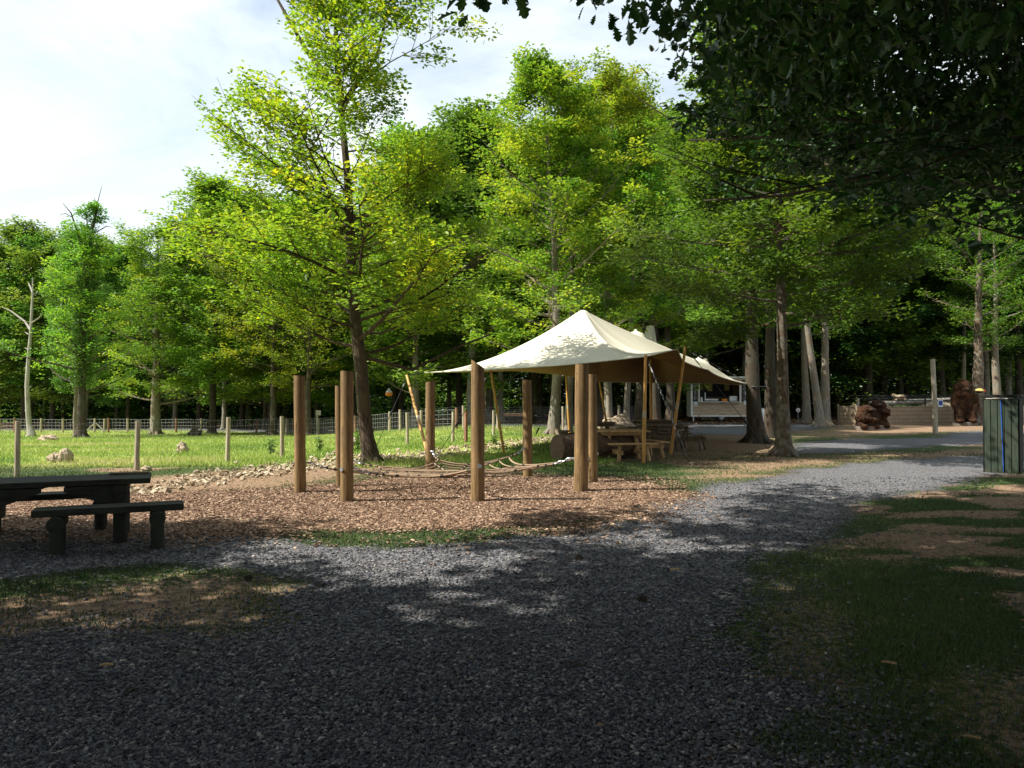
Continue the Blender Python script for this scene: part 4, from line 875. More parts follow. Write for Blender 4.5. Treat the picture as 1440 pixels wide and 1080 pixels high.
# ------------------------------------------------------------------ square picnic tables
def square_table(loc, rz, mat, lab, top=1.35):
    t = thing('picnic_table', loc, lab, 'picnic table', 'square picnic tables under the tent', rz); h = top/2; m_ = mat
    mb = MB(); n = 9; w_ = top/n
    for i in range(n): mb.box((-h+w_*(i+.5), 0, .745), (w_-.012, top, .04), None, .004)
    mb.build('tabletop', m_, t)
    fr = MB()
    for s in (-1, 1): fr.box((0, s*h*.66, .68), (top*.92, .045, .09)); fr.box((s*h*.66, 0, .60), (.045, top*.9, .07))
    for s in (-1, 1):
        fr.box((0, s*.34, .33), (top+1.05, .045, .1)); fr.box((s*.34, 0, .225), (.045, top+1.05, .1))
    fr.build('frame', m_, t)
    for sx in (-1, 1):
        for sy in (-1, 1):
            MB().beam((sx*.36, sy*.36, .7), (sx*.44, sy*.44, 0), .09, .07, .004).build('leg', m_, t)
    for k in range(4):
        a = k*math.pi/2; Rm = Matrix.Rotation(a, 4, 'Z'); D = h+.42; sb = MB()
        for j in (-1, 1): sb.box(tuple(Rm @ Vector((0, -D+j*.078, .445))), (top*.95, .145, .04), Rm, .004)
        for s in (-1, 1):
            sb.beam(tuple(Rm @ Vector((s*.36, -D+.02, .43))), tuple(Rm @ Vector((s*.42, -D-.06, 0))), .085, .06)
            sb.beam(tuple(Rm @ Vector((s*.36, -D+.09, .28))), tuple(Rm @ Vector((s*.36, -D-.02, .42))), .05, .05)
        sb.build('bench', m_, t)
    return t
def pic(px, d): v = GD(px, d); return v
square_table(pic(868, 21.1), R(14), M['tablewood'], 'light new-timber square picnic table nearest the yellow front pole')
square_table(pic(936, 24.4), R(-22), M['tabledark'], 'dark tent-shaded square picnic table behind the right-hand leaning yellow pole')
square_table(pic(920, 29.8), R(10), M['tabledark'], 'dim square picnic table farthest back under the tent, beside the inner pole', 1.45)
square_table(pic(838, 27.2), R(-8), M['tabledark'], 'dark square picnic table behind the light one, showing above its left end')
# big log
lg0 = np.array(G(784, 648)); t = thing('fallen_log', tuple(lg0), 'thick dark log lying on the grass left of the light picnic table', 'log'); mb = MB()
dr = np.array([.86, .5, 0]); L = 2.5; pts = [dr*L*k/8+np.array([0, 0, .33]) for k in range(9)]
mb.tube(pts, [.35, .34, .345, .33, .34, .32, .33, .32, .31], 18, False, .08).build('log_trunk', M['log'], t, smooth=True)
mb = MB(); mb.tube([pts[0]-dr*.02, pts[0]+dr*.02], [.33, .34], 18, True); mb.build('cut_end', M['logend'], t)
mb = MB(); c = np.array(AT(812, 615, 20.9)); lump('slab_seat', (c[0], c[1], c[2]-.04), (.62, .4, .1), M['stump'], 'small flat wooden slab lying on top of the dark log', 'slab', 5, amp=.08)
# ------------------------------------------------------------------ heavy picnic table in the shade, left
ax = np.array([math.cos(R(24)), math.sin(R(24)), 0]); pv = np.array([ax[1], -ax[0], 0]); rc = GD(213, 9.15)
ptb = thing('picnic_table', (rc.x, rc.y, rc.z), 'massive dark log-legged picnic table in the shade left of the woodchips', 'picnic table', None, R(24))
zt = AT(213, 668, 9.15).z-rc.z
def plank(mb, x0, x1, y, z, w_, h): mb.box(((x0+x1)/2, y, z), (x1-x0, w_, h), None, .006)
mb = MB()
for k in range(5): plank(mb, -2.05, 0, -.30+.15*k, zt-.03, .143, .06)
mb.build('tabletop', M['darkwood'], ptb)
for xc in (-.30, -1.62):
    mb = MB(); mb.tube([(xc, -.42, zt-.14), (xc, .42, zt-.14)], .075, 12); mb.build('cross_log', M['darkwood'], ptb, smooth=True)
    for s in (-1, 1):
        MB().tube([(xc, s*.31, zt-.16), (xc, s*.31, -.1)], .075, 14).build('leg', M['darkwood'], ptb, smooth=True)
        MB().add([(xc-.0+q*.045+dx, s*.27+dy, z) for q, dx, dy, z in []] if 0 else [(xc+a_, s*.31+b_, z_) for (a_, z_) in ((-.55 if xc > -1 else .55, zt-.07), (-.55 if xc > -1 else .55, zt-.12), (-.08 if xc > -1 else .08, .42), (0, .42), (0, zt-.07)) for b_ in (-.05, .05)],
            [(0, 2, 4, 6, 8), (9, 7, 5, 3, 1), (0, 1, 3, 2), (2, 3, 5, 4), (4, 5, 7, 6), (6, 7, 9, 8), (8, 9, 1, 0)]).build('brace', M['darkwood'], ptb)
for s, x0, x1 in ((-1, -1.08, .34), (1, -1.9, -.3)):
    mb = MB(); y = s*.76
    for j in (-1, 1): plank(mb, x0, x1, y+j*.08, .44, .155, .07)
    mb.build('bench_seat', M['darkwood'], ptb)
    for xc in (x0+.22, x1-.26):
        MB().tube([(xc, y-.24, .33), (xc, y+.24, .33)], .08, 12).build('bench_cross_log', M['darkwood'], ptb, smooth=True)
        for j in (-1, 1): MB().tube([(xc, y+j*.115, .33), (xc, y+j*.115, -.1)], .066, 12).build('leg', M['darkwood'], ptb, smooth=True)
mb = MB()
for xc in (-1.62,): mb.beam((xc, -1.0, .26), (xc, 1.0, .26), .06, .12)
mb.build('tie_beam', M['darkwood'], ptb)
c = ptb.matrix_basis @ Vector((-.34, .2, 0)); o = MB(); o.box((0, 0, .012), (.42, .1, .022), None, .004); o = o.build('loose_board', M['tabledark'], None, (rc.x-.3, rc.y+.1, rc.z+zt+.002)); o.rotation_euler = (0, 0, R(24)); tag(o, 'short loose board lying on the dark table near its right end', 'board')
# ------------------------------------------------------------------ fences
def wire_fence(name, pts, H, label, mats, mesh, r_w, wire, post_r=.055, net_from=None, cat='fence'):
    t = thing(name, pts[0], label, cat)
    for i, p in enumerate(pts):
        l = (random.random()-.5)*.05; h = H*(1+(random.random()-.5)*.06)
        MB().tube([(p[0], p[1], p[2]-.2), (p[0]+l*.3, p[1], p[2]+.4), (p[0]+l, p[1], p[2]+h)], [post_r*1.1, post_r, post_r*.95], 10, True, .1).build('fence_post', M[mats[i % len(mats)]], t, smooth=False, world=True)
    W_ = MB()
    dz, dx = mesh; nz = int(H*.92/dz)
    for i in range(len(pts)-1):
        a, b = np.array(pts[i]), np.array(pts[i+1]); L = np.linalg.norm(b-a)
        for k in range(nz+1):
            z = np.array([0, 0, .06+k*dz]); m_ = (a+b)/2+z; m_[2] = float(gz(m_[0], m_[1]))+z[2]; W_.tube([a+z, m_, b+z], r_w, 3, False)
        nn = max(2, int(L/dx))
        for k in range(nn):
            p = a+(b-a)*k/nn; p[2] = (a+(b-a)*k/nn)[2]; W_.tube([p+np.array([0, 0, .04]), p+np.array([0, 0, .06+nz*dz])], r_w, 3, False)
    W_.build('wire_mesh', M[wire], t, world=True); return t
nf = [G(x, y) for x, y in ((-60, 674), (24, 670), (192, 661), (320, 650), (397, 644), (478, 637), (573, 627), (637, 622), (694, 614), (744, 609))]
wire_fence('paddock_fence', [tuple(p) for p in nf], 1.13, 'near wire paddock fence on pale round posts along the rubble bank', ['fpost'], (.14, .12), .0011, 'wire')
b = G(655, 622); tag(MB().tube([(0, 0, -.2), (0, 0, 1.12)], .075, 4).build('square_post', M['rpost'], None, tuple(b)), 'reddish square post standing beside the near paddock fence', 'post')
ff = []
for px, d in ((-60, 60), (0, 60), (21, 60), (58, 60), (89, 60), (120, 60), (133.5, 60), (147, 60), (153, 60), (180, 60), (213, 60), (248, 60), (283, 59), (323, 58), (361, 57), (403, 54), (448, 51), (500, 47), (548, 44), (592, 42), (642, 41)): ff.append(tuple(GD(px, d)))
wire_fence('far_fence', ff, 1.1, 'far wire fence with light square mesh closing the meadow in front of the forest', ['fpost', 'fpost', 'rpost'], (.24, .25), .0085, 'wire', .075)
g2 = [tuple(GD(px, d)) for px, d in ((563, 43), (600, 42), (652, 41), (700, 40.5), (745, 40), (792, 40), (835, 41.5), (870, 43), (905, 46))]
wire_fence('net_fence', g2, 1.2, 'dark fine-mesh netting fence behind the tent and picnic tables', ['fpost'], (.12, .12), .006, 'dwire', .07)
b = GD(134, 59.8); t = thing('fence_brace', b, 'inverted V of pale timber struts bracing the far meadow fence', 'brace')
MB().beam((0, 0, .75), (-.75, 0, .05), .08, .08).build('strut', M['deadwood'], t); MB().beam((0, .09, .75), (.75, .09, .05), .08, .08).build('strut', M['deadwood'], t)
b = GD(446, 50.5); t = thing('notice_post', b, 'pale notice board post beside the far meadow fence', 'sign'); MB().box((0, 0, .75), (.12, .1, 1.7)).build('post', M['deadwood'], t); MB().box((.1, -.08, 1.5), (.34, .05, .32)).build('board', M['deadwood'], t)
# stumps
lump('tree_stump', G(92, 650), (.36, .3, .5), M['stump'], 'largest weathered tree stump in the meadow, beside a broken stump piece', 'stump', 11, amp=.1)
lump('stump_piece', G(77, 650), (.34, .28, .3), M['stump'], 'low broken stump piece touching the left side of the largest stump', 'stump', 12, amp=.2)
lump('tree_stump', G(256, 637), (.34, .3, .42), M['stump'], 'small reddish stump in the middle of the meadow', 'stump', 13, amp=.2)
lump('tree_stump', G(69, 620), (.8, .4, .4), M['stump'], 'flat pale stump in the meadow between the dead tree and the ivy-covered oak', 'stump', 14, amp=.2)
lump('tree_stump', G(274, 614), (.9, .6, .7), M['bark'], 'small dark stump near the far meadow fence', 'stump', 15, amp=.2)
RK = [(205, 662, .30, 'large pale boulder at the foot of the second near fence post'), (277, 665, .2, 'lone pale rock among rubble between two near fence posts'), (333, 652, .22, 'blocky light rock just right of the third near fence post'), (472, 640, .34, 'pale boulder half hidden behind the front left log post'), (560, 634, .22, 'rounded rock on the rubble bank left of the seventh fence post'), (637, 631, .3, 'light rock stacked at the foot of a fence post right of the leaning pole'), (498, 627, .42, 'big upright whitish stone left of the oak trunk')]
for i, (x, y, s, lab) in enumerate(RK):
    s *= .6; o = lump('rock', G(x, y), (s*1.3, s, s*.8 if i < 6 else s*1.5), M['rock'], lab, 'rock', 30+i, amp=.13, rz=i*1.3)
# leafy weeds by the tree
def weed(px, py, h, n, lab):
    b = G(px, py); t = thing('weed', b, lab, 'plant'); st_ = MB(); P = []
    for i in range(n):
        a = rng.random()*6.28; e = np.array([math.cos(a)*h*.4*rng.random(), math.sin(a)*h*.4*rng.random(), h*(.6+.4*rng.random())]); st_.tube([(0, 0, 0), e*.5+np.array([0, 0, .05]), e], [.006, .005, .003], 4)
        for k in range(16): P.append(e*(k+4)/20+(rng.random(3)-.5)*.09)
    P = np.array(P); V, F, ti = leaves(P, 1, .09*(.6+.8*rng.random(len(P))), 'fold', .3, .7, None, rng.random(len(P)))
    st_.build('stems', M['leafivy'], t); mobj('leaves', newmesh('leaves', V, F, M['leafivy'], {'tint': ti}), t)
weed(503, 637, .75, 9, 'leafy green weed growing against the left of the oak trunk'); weed(450, 636, .5, 7, 'small bushy weed in the meadow right of the leftmost log post'); weed(380, 640, .45, 6, 'low pale weed by the fourth near fence post'); weed(694, 626, .5, 6, 'small weed at the fence post behind the thin leaning pole')
# ------------------------------------------------------------------ food trailer
d = 53; fb = GD(1013, d); ft = thing('food_trailer', (fb.x, fb.y, 0), 'small timber-clad food trailer with open serving hatch behind the tent', 'food trailer', None, R(-3))
w2 = 1.93; z0, z1 = .42, 3.0; ox0, ox1, oz0, oz1 = -1.4, 1.28, 1.38, 2.72; dp = 2.0
mb = MB(); fy = 0
mb.box((0, dp/2+.05, z0-.04), (2*w2, dp, .08)); mb.box((0, dp/2+.03, z1+.03), (2*w2+.16, dp+.2, .09)); mb.box((0, dp, (z0+z1)/2), (2*w2-.12, .05, z1-z0))
for s in (-1, 1): mb.box((s*(w2-.03), dp/2+.03, (z0+z1)/2), (.05, dp-.06, z1-z0))
mb.build('body', M['whitepaint'], ft)
mb = MB(); nz_ = 8; ph = (oz0-.08-z0)/nz_
for k in range(nz_): mb.box((0, 0, z0+ph*(k+.5)), (2*w2-.14, .04, ph-.008))
mb.build('cladding', M['cladding'], ft)
mb = MB()
for x0, x1 in ((-w2+.07, ox0-.06), (ox1+.06, w2-.07)): mb.box(((x0+x1)/2, 0, (oz0-.08+z1)/2), (x1-x0, .04, z1-oz0+.08))
mb.box(((ox0+ox1)/2, 0, (oz1+.08+z1)/2), (ox1-ox0+.12, .04, z1-oz1-.08)); mb.build('side_panels', M['cladding'], ft)
mb = MB()
for x in (-w2, w2): mb.box((x, -.01, (z0+z1)/2), (.12, .1, z1-z0+.1))
mb.box((0, -.012, z0-.02), (2*w2-.13, .09, .1)); mb.box((0, -.012, z1), (2*w2-.13, .09, .08))
for x in (ox0-.03, ox1+.03): mb.box((x, -.02, (oz0+oz1)/2), (.07, .1, oz1-oz0+.1))
mb.build('white_frame', M['whitepaint'], ft)
MB().box(((ox0+ox1)/2, -.12, oz0-.03), (ox1-ox0-.02, .42, .05)).build('counter', M['whitepaint'], ft)
mb = MB(); mb.box((0, dp-.06, 1.8), (2*w2-.2, .03, 2.2)); mb.box((-w2+.08, dp/2, 1.8), (.03, dp-.2, 2.2)); mb.box((w2-.08, dp/2, 1.8), (.03, dp-.2, 2.2)); mb.build('inner_walls', M['interior'], ft)
mb = MB(); mb.box((.3, dp-.09, 2.2), (1.9, .02, 1.0)); mb.build('inner_blackboard', M['chalk'], ft)
for x, z in ((-.33, 2.35), (.85, 2.4)): MB().box((x, dp-.115, z), (.34, .015, .5)).build('poster', M['poster'], ft)
for x in (-(w2+-ox0)/2-.03, (w2+ox1)/2+.0):
    o = MB().box((x, -.035, 2.1), (.34, .02, 1.45)).build('menu_board', M['chalk'], ft); ln = MB()
    for k in range(16): ln.box((x-.02+.04*rng.random(), -.048, 2.74-k*.083), (.1+.14*rng.random(), .004, .014))
    k_ = ln.build('chalk_lines', M['paper'], o)
for x, z, w_, h in ((-1.66, 1.22, .22, .3), (1.66, 1.3, .22, .28), (1.72, 1.95, .16, .24)): MB().box((x, -.055, z), (w_, .012, h)).build('notice', M['paper'], ft)
mb = MB(); mb.box((-.55, .5, oz0+.12), (.95, .5, .14), None, .02); mb.build('worktop_tray', M['steel'], ft)
MB().box((-.95, .35, oz0+.35), (.06, .05, .5)).build('tap_column', M['paper'], ft); MB().box((.35, .4, oz0+.1), (.34, .3, .16)).build('snack_box', M['orange'], ft)
MB().box((.95, .5, oz0+.2), (.55, .4, .34), None, .02).build('coffee_machine', M['steel'], ft); MB().lathe([(.07, 0), (.07, .22), (.03, .3)], (-1.25, .1, oz0), 10).build('bottle', M['paper'], ft); MB().box((-1.05, 1.2, 1.7), (.55, .5, 1.1)).build('fridge', M['greendark'], ft)
wh = MB().lathe([(.1, -.1), (.29, -.1), (.31, -.05), (.31, .05), (.29, .1), (.1, .1)], (.1, .2, .31), 22, 'Y').build('wheel', M['tyre'], ft, smooth=True); rim = MB().lathe([(.17, -.115), (.15, -.09), (.05, -.12)], (.1, .2, .31), 16, 'Y').build('rim', M['steel'], ft); rim.parent = wh
ch_ = MB(); ch_.box((0, .3, .33), (3.6, .08, .08)); ch_.box((0, 1.5, .33), (3.6, .08, .08)); ch_.box((.1, .9, .31), (.08, 1.5, .08)); ch_.beam((1.9, .9, .33), (2.9, .9, .4), .1, .1); ch_.build('chassis', M['black'], ft)
for x in (-1.8, 1.75): MB().box((x, .1, .22), (.08, .08, .42)).build('corner_steady', M['steel'], ft)
for x, mt in ((-1.45, 'red'), (1.35, 'orange')): MB().box((x, -.07, z0-.02), (.09, .03, .06)).build('marker_light', M[mt], ft)
st = MB()
for k in range(9): st.box((-1.5+.12*k*.6, -.3+.02*k, .1+.02*k), (.05, .5, .02))
MB().box((2.12, -.1, 1.7), (.05, .06, 2.4)).build('drain_pipe', M['whitepaint'], ft)
# white appliance / generator box
b = GD(1078.5, 47); t = thing('drinks_cooler', b, 'white box cooler with paper notices between the two dark trunks by the trailer', 'cooler')
MB().box((0, .3, .55), (1.1, .7, .85), None, .03).build('cabinet', M['whitepaint'], t); MB().box((0, .3, .16), (1.06, .66, .3), None, .02).build('base', M['black'], t); MB().box((0, .3, 1.01), (1.14, .74, .07), None, .02).build('lid', M['black'], t)
MB().box((-.25, -.06, .62), (.28, .01, .5)).build('notice', M['paper'], t); MB().box((.18, -.06, .7), (.34, .01, .4)).build('notice', M['poster'], t)
# low stake with white red tag sign
b = GD(1122, 50); t = thing('tag_sign', b, 'small white round sign with a red mark left of the pale leaning trunk', 'sign'); MB().tube([(0, 0, 0), (0, 0, .95)], .02, 6).build('stake', M['steel'], t); MB().lathe([(.13, -.01), (.13, .01)], (0, -.03, .82), 14, 'Y').build('disc', M['paper'], t); MB().box((0, -.05, .8), (.07, .01, .12)).build('red_mark', M['red'], t)
# ------------------------------------------------------------------ reed enclosure
pts = [G(1166, 590), G(1180, 597.5), G(1205, 598), G(1250, 597.5), G(1300, 597), G(1345, 596.5), G(1400, 596.5), G(1470, 596)]
pts = [Vector((p.x, min(p.y, 50), 0)) for p in pts]; t = thing('reed_fence', pts[0], 'low brown reed-screen fence enclosing the raised pen behind the carvings', 'fence'); mb = MB()
dense = []
for i in range(len(pts)-1):
    for k in range(26): dense.append(pts[i].lerp(pts[i+1], k/26))
V = []; F = []; m_ = len(dense)
for i, p in enumerate(dense):
    h = 1.12+.03*math.sin(i*1.7)+.02*math.sin(i*5.1); j = .02*math.sin(i*2.9)
    for (dy, z) in ((-.035, 0), (-.035, h), (.035, h), (.035, 0)): V.append((p.x, p.y+dy+j, z))
for i in range(m_-1):
    for k in range(3): F.append((i*4+k, (i+1)*4+k, (i+1)*4+k+1, i*4+k+1))
mb.add(V, F).build('reed_screen', M['reed'], t, world=True)
b = MB()
for p in pts: b.tube([(p.x, p.y+.12, 0), (p.x, p.y+.12, 1.25)], .04, 8)
b.build('support_posts', M['fpost'], t, world=True)
t = thing('pen_railing', (pts[1].x, 51, 0), 'dark double-rail metal railing above the reed fence', 'railing')
rail = MB()
for yy, z in ((50.6, 1.45), (50.6, 1.66), (53.5, 1.78), (53.5, 1.55)): rail.tube([(pts[0].x-.5, yy, z), (37, yy, z+.02)], .035, 6)
rail.build('rails', M['black'], t, world=True)
for x in np.arange(pts[0].x, 37, 3.0): MB().tube([(x, 50.6, 0), (x, 50.6, 1.68)], .05, 6).build('railing_post', M['black'], t, world=True)
e = mobj('pen_mound', None) if 0 else None
lump('grass_mound', (26.3, 52.2, .55), (3.4, 1.4, 1.3), M['leafivy'], 'bright green mossy mound showing over the middle of the reed fence', 'mound', 41, amp=.08)
def tlog(name, a, b, r, mat, lab):
    a = np.array(a); b = np.array(b); c = (a+b)/2; o = MB().tube([a-c, (a-c)*.3, (b-c)*.4, b-c], [r, r*1.1, r*.9, r*.7], 10, True, .15).build(name, M[mat], None, tuple(c), smooth=True); return tag(o, lab, 'log')
tlog('log_beam', (23.5, 51.4, 1.22), (29.2, 51.2, 1.55), .16, 'deadwood', 'long pale log lying along the top of the reed-fenced pen')
tlog('log_beam', (29.3, 51.9, 1.3), (32.8, 51.9, 1.5), .2, 'deadwood', 'shorter thick pale log right of the signed post in the pen')
lump('boulder', (28.2, 51.4, .6), (3.0, .9, 1.25), M['rock'], 'tan boulder bulging over the reed fence left of the signed post', 'rock', 45, amp=.08)
lump('boulder', (30.9, 51.6, .6), (3.2, .9, 1.3), M['rock'], 'tan boulder over the reed fence right of the signed post', 'rock', 46, amp=.08)
# small pale animal lying on the log
def skin_obj(name, verts, edges, radii, mat, parent=None, loc=(0, 0, 0), sub=1):
    me = bpy.data.meshes.new(name); me.from_pydata(verts, edges, []); me.materials.append(mat); o = mobj(name, me, parent, loc)
    sm = o.modifiers.new('skin', 'SKIN'); sm.use_smooth_shade = True
    for v, r_ in zip(me.skin_vertices[0].data, radii): v.radius = (r_, r_)
    me.skin_vertices[0].data[0].use_root = True; s = o.modifiers.new('sub', 'SUBSURF'); s.levels = sub; s.render_levels = sub; return o
M['fur'] = nmat('pale_fur', (.5, .38, .24), (.65, .54, .38), (1, 1, 1), 12, 4, .9, .3, cC=(.16, .1, .06), big=4)
a0 = AT(1265, 560, 51.3)
o = skin_obj('small_goat', [(0, 0, 0), (.18, 0, .03), (.33, 0, .0), (-.2, 0, .02), (-.36, -.03, .13), (-.47, -.08, .16), (.42, 0, .08), (-.22, -.1, -.18), (-.28, -.24, -.2), (.26, -.12, -.18), (.1, -.22, -.2), (-.36, .05, .24), (-.2, .12, -.18), (.26, .12, -.18)],
    [(0, 1), (1, 2), (0, 3), (3, 4), (4, 5), (2, 6), (3, 7), (7, 8), (2, 9), (9, 10), (4, 11), (3, 12), (2, 13)], [.17, .18, .15, .15, .1, .055, .03, .05, .03, .06, .03, .03, .05, .06], M['fur'], None, (a0.x, a0.y, a0.z+.04)); o.scale = (1.1, 1.1, 1.1)
tag(o, 'small pale tan animal with darker back resting on the pen log', 'animal')
# small yellow-white lantern in the pen
b = AT(1202, 569, 50.2); t = thing('corner_marker', (b.x, 50.3, 0), 'grey marker post with a small pale triangular sign above the reed fence', 'marker'); MB().tube([(.25, 0, 0), (.25, 0, 1.6)], .09, 8).build('post', M['fpost'], t); MB().add([(-.35, -.45, 1.12), (-.1, -.45, 1.12), (-.22, -.45, 1.36), (-.35, -.42, 1.12), (-.1, -.42, 1.12), (-.22, -.42, 1.36)], [(0, 1, 2), (5, 4, 3), (0, 3, 4, 1), (1, 4, 5, 2), (2, 5, 3, 0)]).build('triangle_sign', M['poster'], t)
# ------------------------------------------------------------------ carvings
def ico(c, r, R3=None):
    n1, n2 = 18, 12; V = []; F = []
    for j in range(n2+1):
        th = math.pi*j/n2
        for i in range(n1):
            a = 2*math.pi*i/n1; v = np.array((math.sin(th)*math.cos(a)*r[0], math.sin(th)*math.sin(a)*r[1], math.cos(th)*r[2]))
            if R3 is not None: v = np.array(R3) @ v
            V.append(v+np.array(c))
    for j in range(n2):
        for i in range(n1): F.append((j*n1+i, (j+1)*n1+i, (j+1)*n1+(i+1) % n1, j*n1+(i+1) % n1))
    return V, F
tx = bpy.data.textures.new('carve', 'CLOUDS'); tx.noise_scale = .13; tx.noise_depth = 3
tx2 = bpy.data.textures.new('gouge', 'WOOD'); tx2.noise_scale = .2; tx2.wood_type = 'BANDNOISE'; tx2.turbulence = 12
def carving(loc, rz, scale, blobs, lab, cyl=(), base=None, vox=.035):
    t = thing('carved_animal', loc, lab, 'carving', 'chainsaw-carved wooden animals', rz); t.scale = (scale,)*3; mb = MB()
    for c, r in blobs: mb.add(*ico(c, r))
    for pts, r in cyl: mb.tube(pts, r, 12)
    o = mb.build('figure', M['carved'], t); m1 = o.modifiers.new('remesh', 'REMESH'); m1.mode = 'VOXEL'; m1.voxel_size = vox; m1.use_smooth_shade = True
    m2 = o.modifiers.new('sm', 'SMOOTH'); m2.iterations = 2
    m3 = o.modifiers.new('d', 'DISPLACE'); m3.texture = tx; m3.strength = .055; m3.mid_level = .5; m3.texture_coords = 'LOCAL'
    m4 = o.modifiers.new('d2', 'DISPLACE'); m4.texture = tx2; m4.strength = .03; m4.texture_coords = 'LOCAL'
    if base: MB().lathe([(base, -.1), (base*1.05, .05), (base*.98, .2), (base*.9, .22)], (0, 0, 0), 20).build('plinth', M['carvedbase'], t, smooth=True)
    for s in (-1, 1):
        e = [b for b in blobs][0][0]
    return t
# tall standing bear, facing the viewer
tb_ = carving(G(1355, 598.5), R(-8), 1.0, [((0, 0, 2.25), (.5, .44, .44)), ((0, -.36, 2.1), (.26, .24, .16)), ((0, .02, 1.3), (.56, .46, .8)), ((0, -.12, 1.85), (.56, .42, .36)), ((-.26, -.3, 2.3), (.14, .12, .1)), ((.26, -.3, 2.3), (.14, .12, .1)),
    ((-.36, -.28, .5), (.25, .3, .42)), ((.36, -.28, .5), (.25, .3, .42)), ((-.34, -.48, .3), (.2, .26, .13)), ((.34, -.48, .3), (.2, .26, .13)), ((0, .1, .6), (.5, .42, .5))],
    'tall dark carved wooden bear standing upright on a plinth in front of the reed fence', [([(-.52, -.05, 1.75), (-.6, -.25, 1.2), (-.42, -.42, .75)], [.2, .18, .14]), ([(.52, -.05, 1.75), (.6, -.25, 1.2), (.42, -.42, .75)], [.2, .18, .14])], .6, .04)
def face(t, z, y, w_, nz, ny, r=.045):
    for s in (-1, 1): MB().add(*ico((s*w_, y, z), (r, r, r))).build('eye', M['black'], t, smooth=True)
    MB().add(*ico((0, ny, nz), (.09, .06, .06))).build('nose', M['black'], t, smooth=True)
face(tb_, 2.3, -.39, .17, 2.13, -.62)
squat = [((0, -.04, 1.0), (.38, .38, .26)), ((.08, -.36, 1.02), (.22, .22, .12)), ((0, 0, .62), (.48, .44, .44)), ((0, 0, .25), (.48, .44, .3)),
    ((-.3, -.36, .18), (.2, .2, .14)), ((.3, -.36, .18), (.2, .2, .14))]
sc = [([(-.42, -.1, .75), (-.36, -.4, .58), (0, -.48, .55)], [.15, .13, .11]), ([(.42, -.1, .75), (.36, -.4, .55), (.0, -.47, .5)], [.15, .13, .11])]
c1 = carving(G(1217, 605), R(12), 1.0, squat, 'squat dark carved bear with folded arms, the shorter of the sitting pair', sc, .5, .03); face(c1, 1.16, -.33, .13, 1.04, -.57, .03)
squat2 = [((.0, -.02, 1.24), (.4, .38, .28)), ((-.08, -.34, 1.26), (.22, .2, .12)), ((0, 0, .8), (.48, .44, .54)), ((0, 0, .3), (.5, .44, .32)),
    ((-.3, -.36, .18), (.2, .2, .14)), ((.3, -.36, .18), (.2, .2, .14))]
sc2 = [([(-.42, -.1, .98), (-.36, -.4, .75), (0, -.48, .6)], [.16, .14, .11]), ([(.42, -.1, .98), (.4, -.4, .8), (.1, -.5, .95)], [.16, .14, .11])]
c2 = carving(G(1240, 604) + Vector((.1, .6, 0)), R(-14), 1.0, squat2, 'taller brown carved bear sitting right behind the shorter one', sc2, .52, .03); face(c2, 1.4, -.32, .13, 1.28, -.54, .03)
# signed pole
b = G(1314, 610); t = thing('wooden_pole', b, 'tall weathered wooden pole standing before the reed fence with a small blue sign', 'pole'); H = AT(1314, 505, b.y).z
MB().tube([(.05, 0, -.3), (.02, 0, 1.5), (-.05, 0, H)], [.115, .105, .1], 14, True, .05).build('pole_shaft', M['fpost'], t, smooth=True)
o = MB().box((.22, -.12, 1.36), (.22, .02, .3)).build('sign_plate', M['paper'], t); MB().box((.22, -.135, 1.38), (.17, .006, .2)).build('blue_panel', M['sign'], o)
# bird feeder on the mossy trunk
b = AT(1378, 549, 45.9); t = thing('bird_feeder', (b.x, 45.95, b.z), 'small yellow and red bird feeder hung on the mossy trunk', 'feeder'); MB().lathe([(.05, .14), (.2, .06), (.24, -.02), (.2, -.06)], n=14).build('bowl', M['poster'], t, smooth=True)
MB().box((.27, 0, -.03), (.16, .1, .1), None, .02).build('perch', M['red'], t); MB().lathe([(.14, -.16), (.16, -.06)], n=12).build('cup', M['black'], t)
# hanging orange trap on the oak
b = AT(547, 553, 19.2); t = thing('hanging_trap', b, 'clear globe with orange liquid hanging from the oak branch', 'insect trap'); M['glass'] = nmat('cloudy_plastic', (.5, .5, .48), (.6, .6, .58), rough=.2, bump=0)
MB().lathe([(.05, -.07), (.085, -.04), (.09, .0), (.08, .02)], n=16).build('liquid_bowl', M['orange'], t, smooth=True); MB().lathe([(.082, .02), (.06, .06), (.03, .09), (.03, .12)], n=16).build('clear_top', M['glass'], t, smooth=True); MB().tube([(0, 0, .12), (.02, 0, .75)], .004, 4).build('string', M['black'], t)
# ------------------------------------------------------------------ green box at right edge
c0 = G(1433, 666.5); H = AT(1433, 557, c0.y).z; u = np.array([-.80, .60, 0]); v = np.array([.6, .8, 0]); Wd = .62; Dp = .95
t = thing('slatted_bin_store', (c0.x, c0.y, 0), 'dark green boarded bin store with a blue strip at the right edge of the lawn', 'bin store'); n = 5; bw = Wd/n
cc = u*Wd/2+v*Dp/2
Rb = Matrix(((u[0], v[0], 0), (u[1], v[1], 0), (0, 0, 1)))
mb = MB()
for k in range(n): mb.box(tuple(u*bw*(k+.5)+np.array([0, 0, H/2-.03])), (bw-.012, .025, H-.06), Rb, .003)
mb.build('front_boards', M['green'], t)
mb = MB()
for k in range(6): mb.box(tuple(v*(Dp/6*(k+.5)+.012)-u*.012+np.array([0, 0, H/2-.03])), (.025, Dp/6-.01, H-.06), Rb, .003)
for k in range(6): mb.box(tuple(v*(Dp/6*(k+.5)+.012)+u*(Wd+.012)+np.array([0, 0, H/2-.03])), (.025, Dp/6-.01, H-.06), Rb, .003)
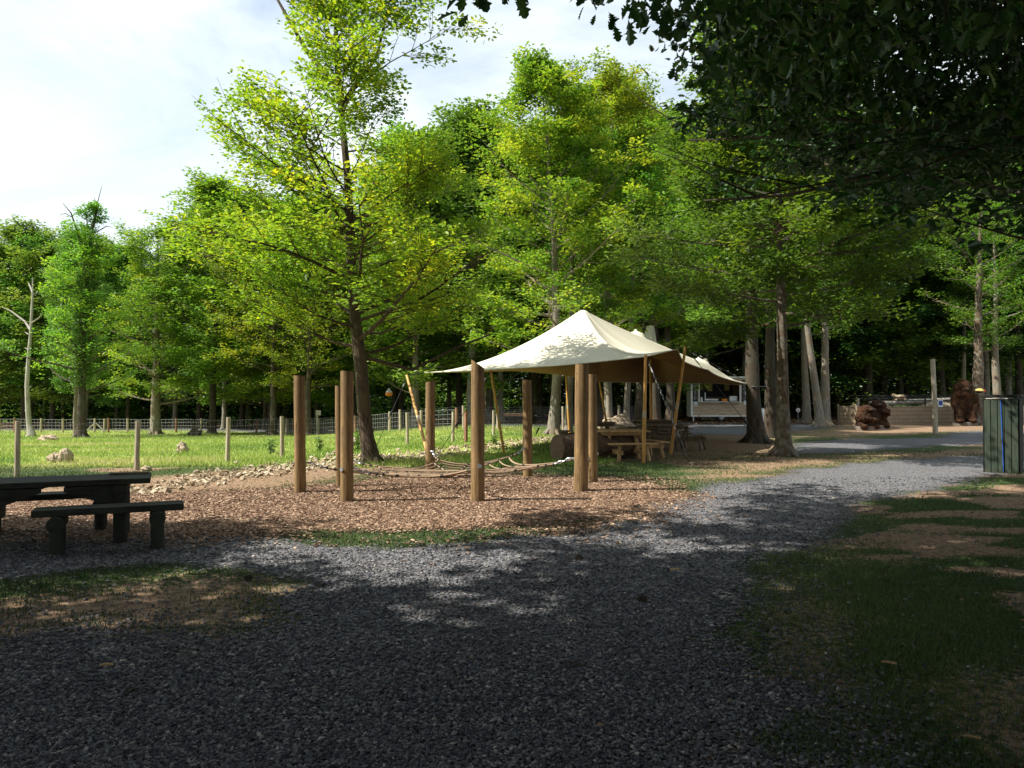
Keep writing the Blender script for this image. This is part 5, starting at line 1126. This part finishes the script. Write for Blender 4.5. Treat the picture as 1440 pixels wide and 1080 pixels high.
mb.box(tuple(v*Dp+u*Wd/2+np.array([0, 0, H/2-.03])), (Wd, .025, H-.06), Rb); mb.box(tuple(cc+np.array([0, 0, H/2-.03])), (Wd-.05, Dp-.06, H-.12), Rb); mb.build('side_boards', M['greendark'], t)
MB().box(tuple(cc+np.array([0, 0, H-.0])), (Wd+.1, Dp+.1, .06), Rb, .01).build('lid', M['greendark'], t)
o = MB().beam(tuple(u*.50*Wd-v*.018+np.array([0, 0, H-.07])), tuple(u*.44*Wd-v*.018+np.array([0, 0, .06])), .035, .012).build('blue_strip', M['blue'], t)
# ------------------------------------------------------------------ small litter on the path
for i, (x, y, s, lab) in enumerate(((814, 788, .06, 'dark pine cone lying on the path in front of the woodchips'), (903, 846, .055, 'dark brown cone lying nearer on the path right of the middle'), (349, 816, .05, 'dark cone at the edge of the small grass island'))):
    b = G(x, y); o = lump('pine_cone', (b.x, b.y, b.z+.006), (s*1.2, s, s), M['bark'], lab, 'pine cone', 60+i, amp=.3, fq=5)
STK = [(950, 803, .16, 20, 'pale split stick on the path right of the cones'), (760, 789, .2, 5, 'thin brown twig left of the first pine cone'), (150, 939, .1, 10, 'short yellow wood splinter at the left of the path'), (1365, 1042, .12, 160, 'light wood chunk on the bare soil at the bottom right'), (1075, 887, .1, 170, 'reddish bark sliver at the lawn edge'), (805, 937, .22, 150, 'curved dark twig in the middle of the path'), (1030, 912, .1, 30, 'thin dark stick on the path below the lawn edge'), (185, 977, .14, 60, 'forked brown twig in the lower left gravel'), (1250, 936, .12, 150, 'pinkish stick lying in the lawn'), (1175, 690, .35, 8, 'dark stick on the sunlit far bend of the path'), (500, 750, .3, 12, 'dark twig lying on the thin grass strip below the woodchips')]
for i, (x, y, L, a, lab) in enumerate(STK):
    L *= .7; b = G(x, y); a = R(a); dv = np.array([math.cos(a), math.sin(a), 0])*L/2; o = MB().tube([-dv, dv*.1+np.array([0, .003, .003]), dv], [.006, .007, .003] if i % 2 else [.008, .008, .006], 7, True, .2).build('stick', M['tablewood' if i in (0, 2, 3, 8) else 'bark'], None, (b.x, b.y, b.z+.018)); tag(o, lab, 'stick')
# far grassy bank sticks: fallen branch pile behind rubble handled by stuff
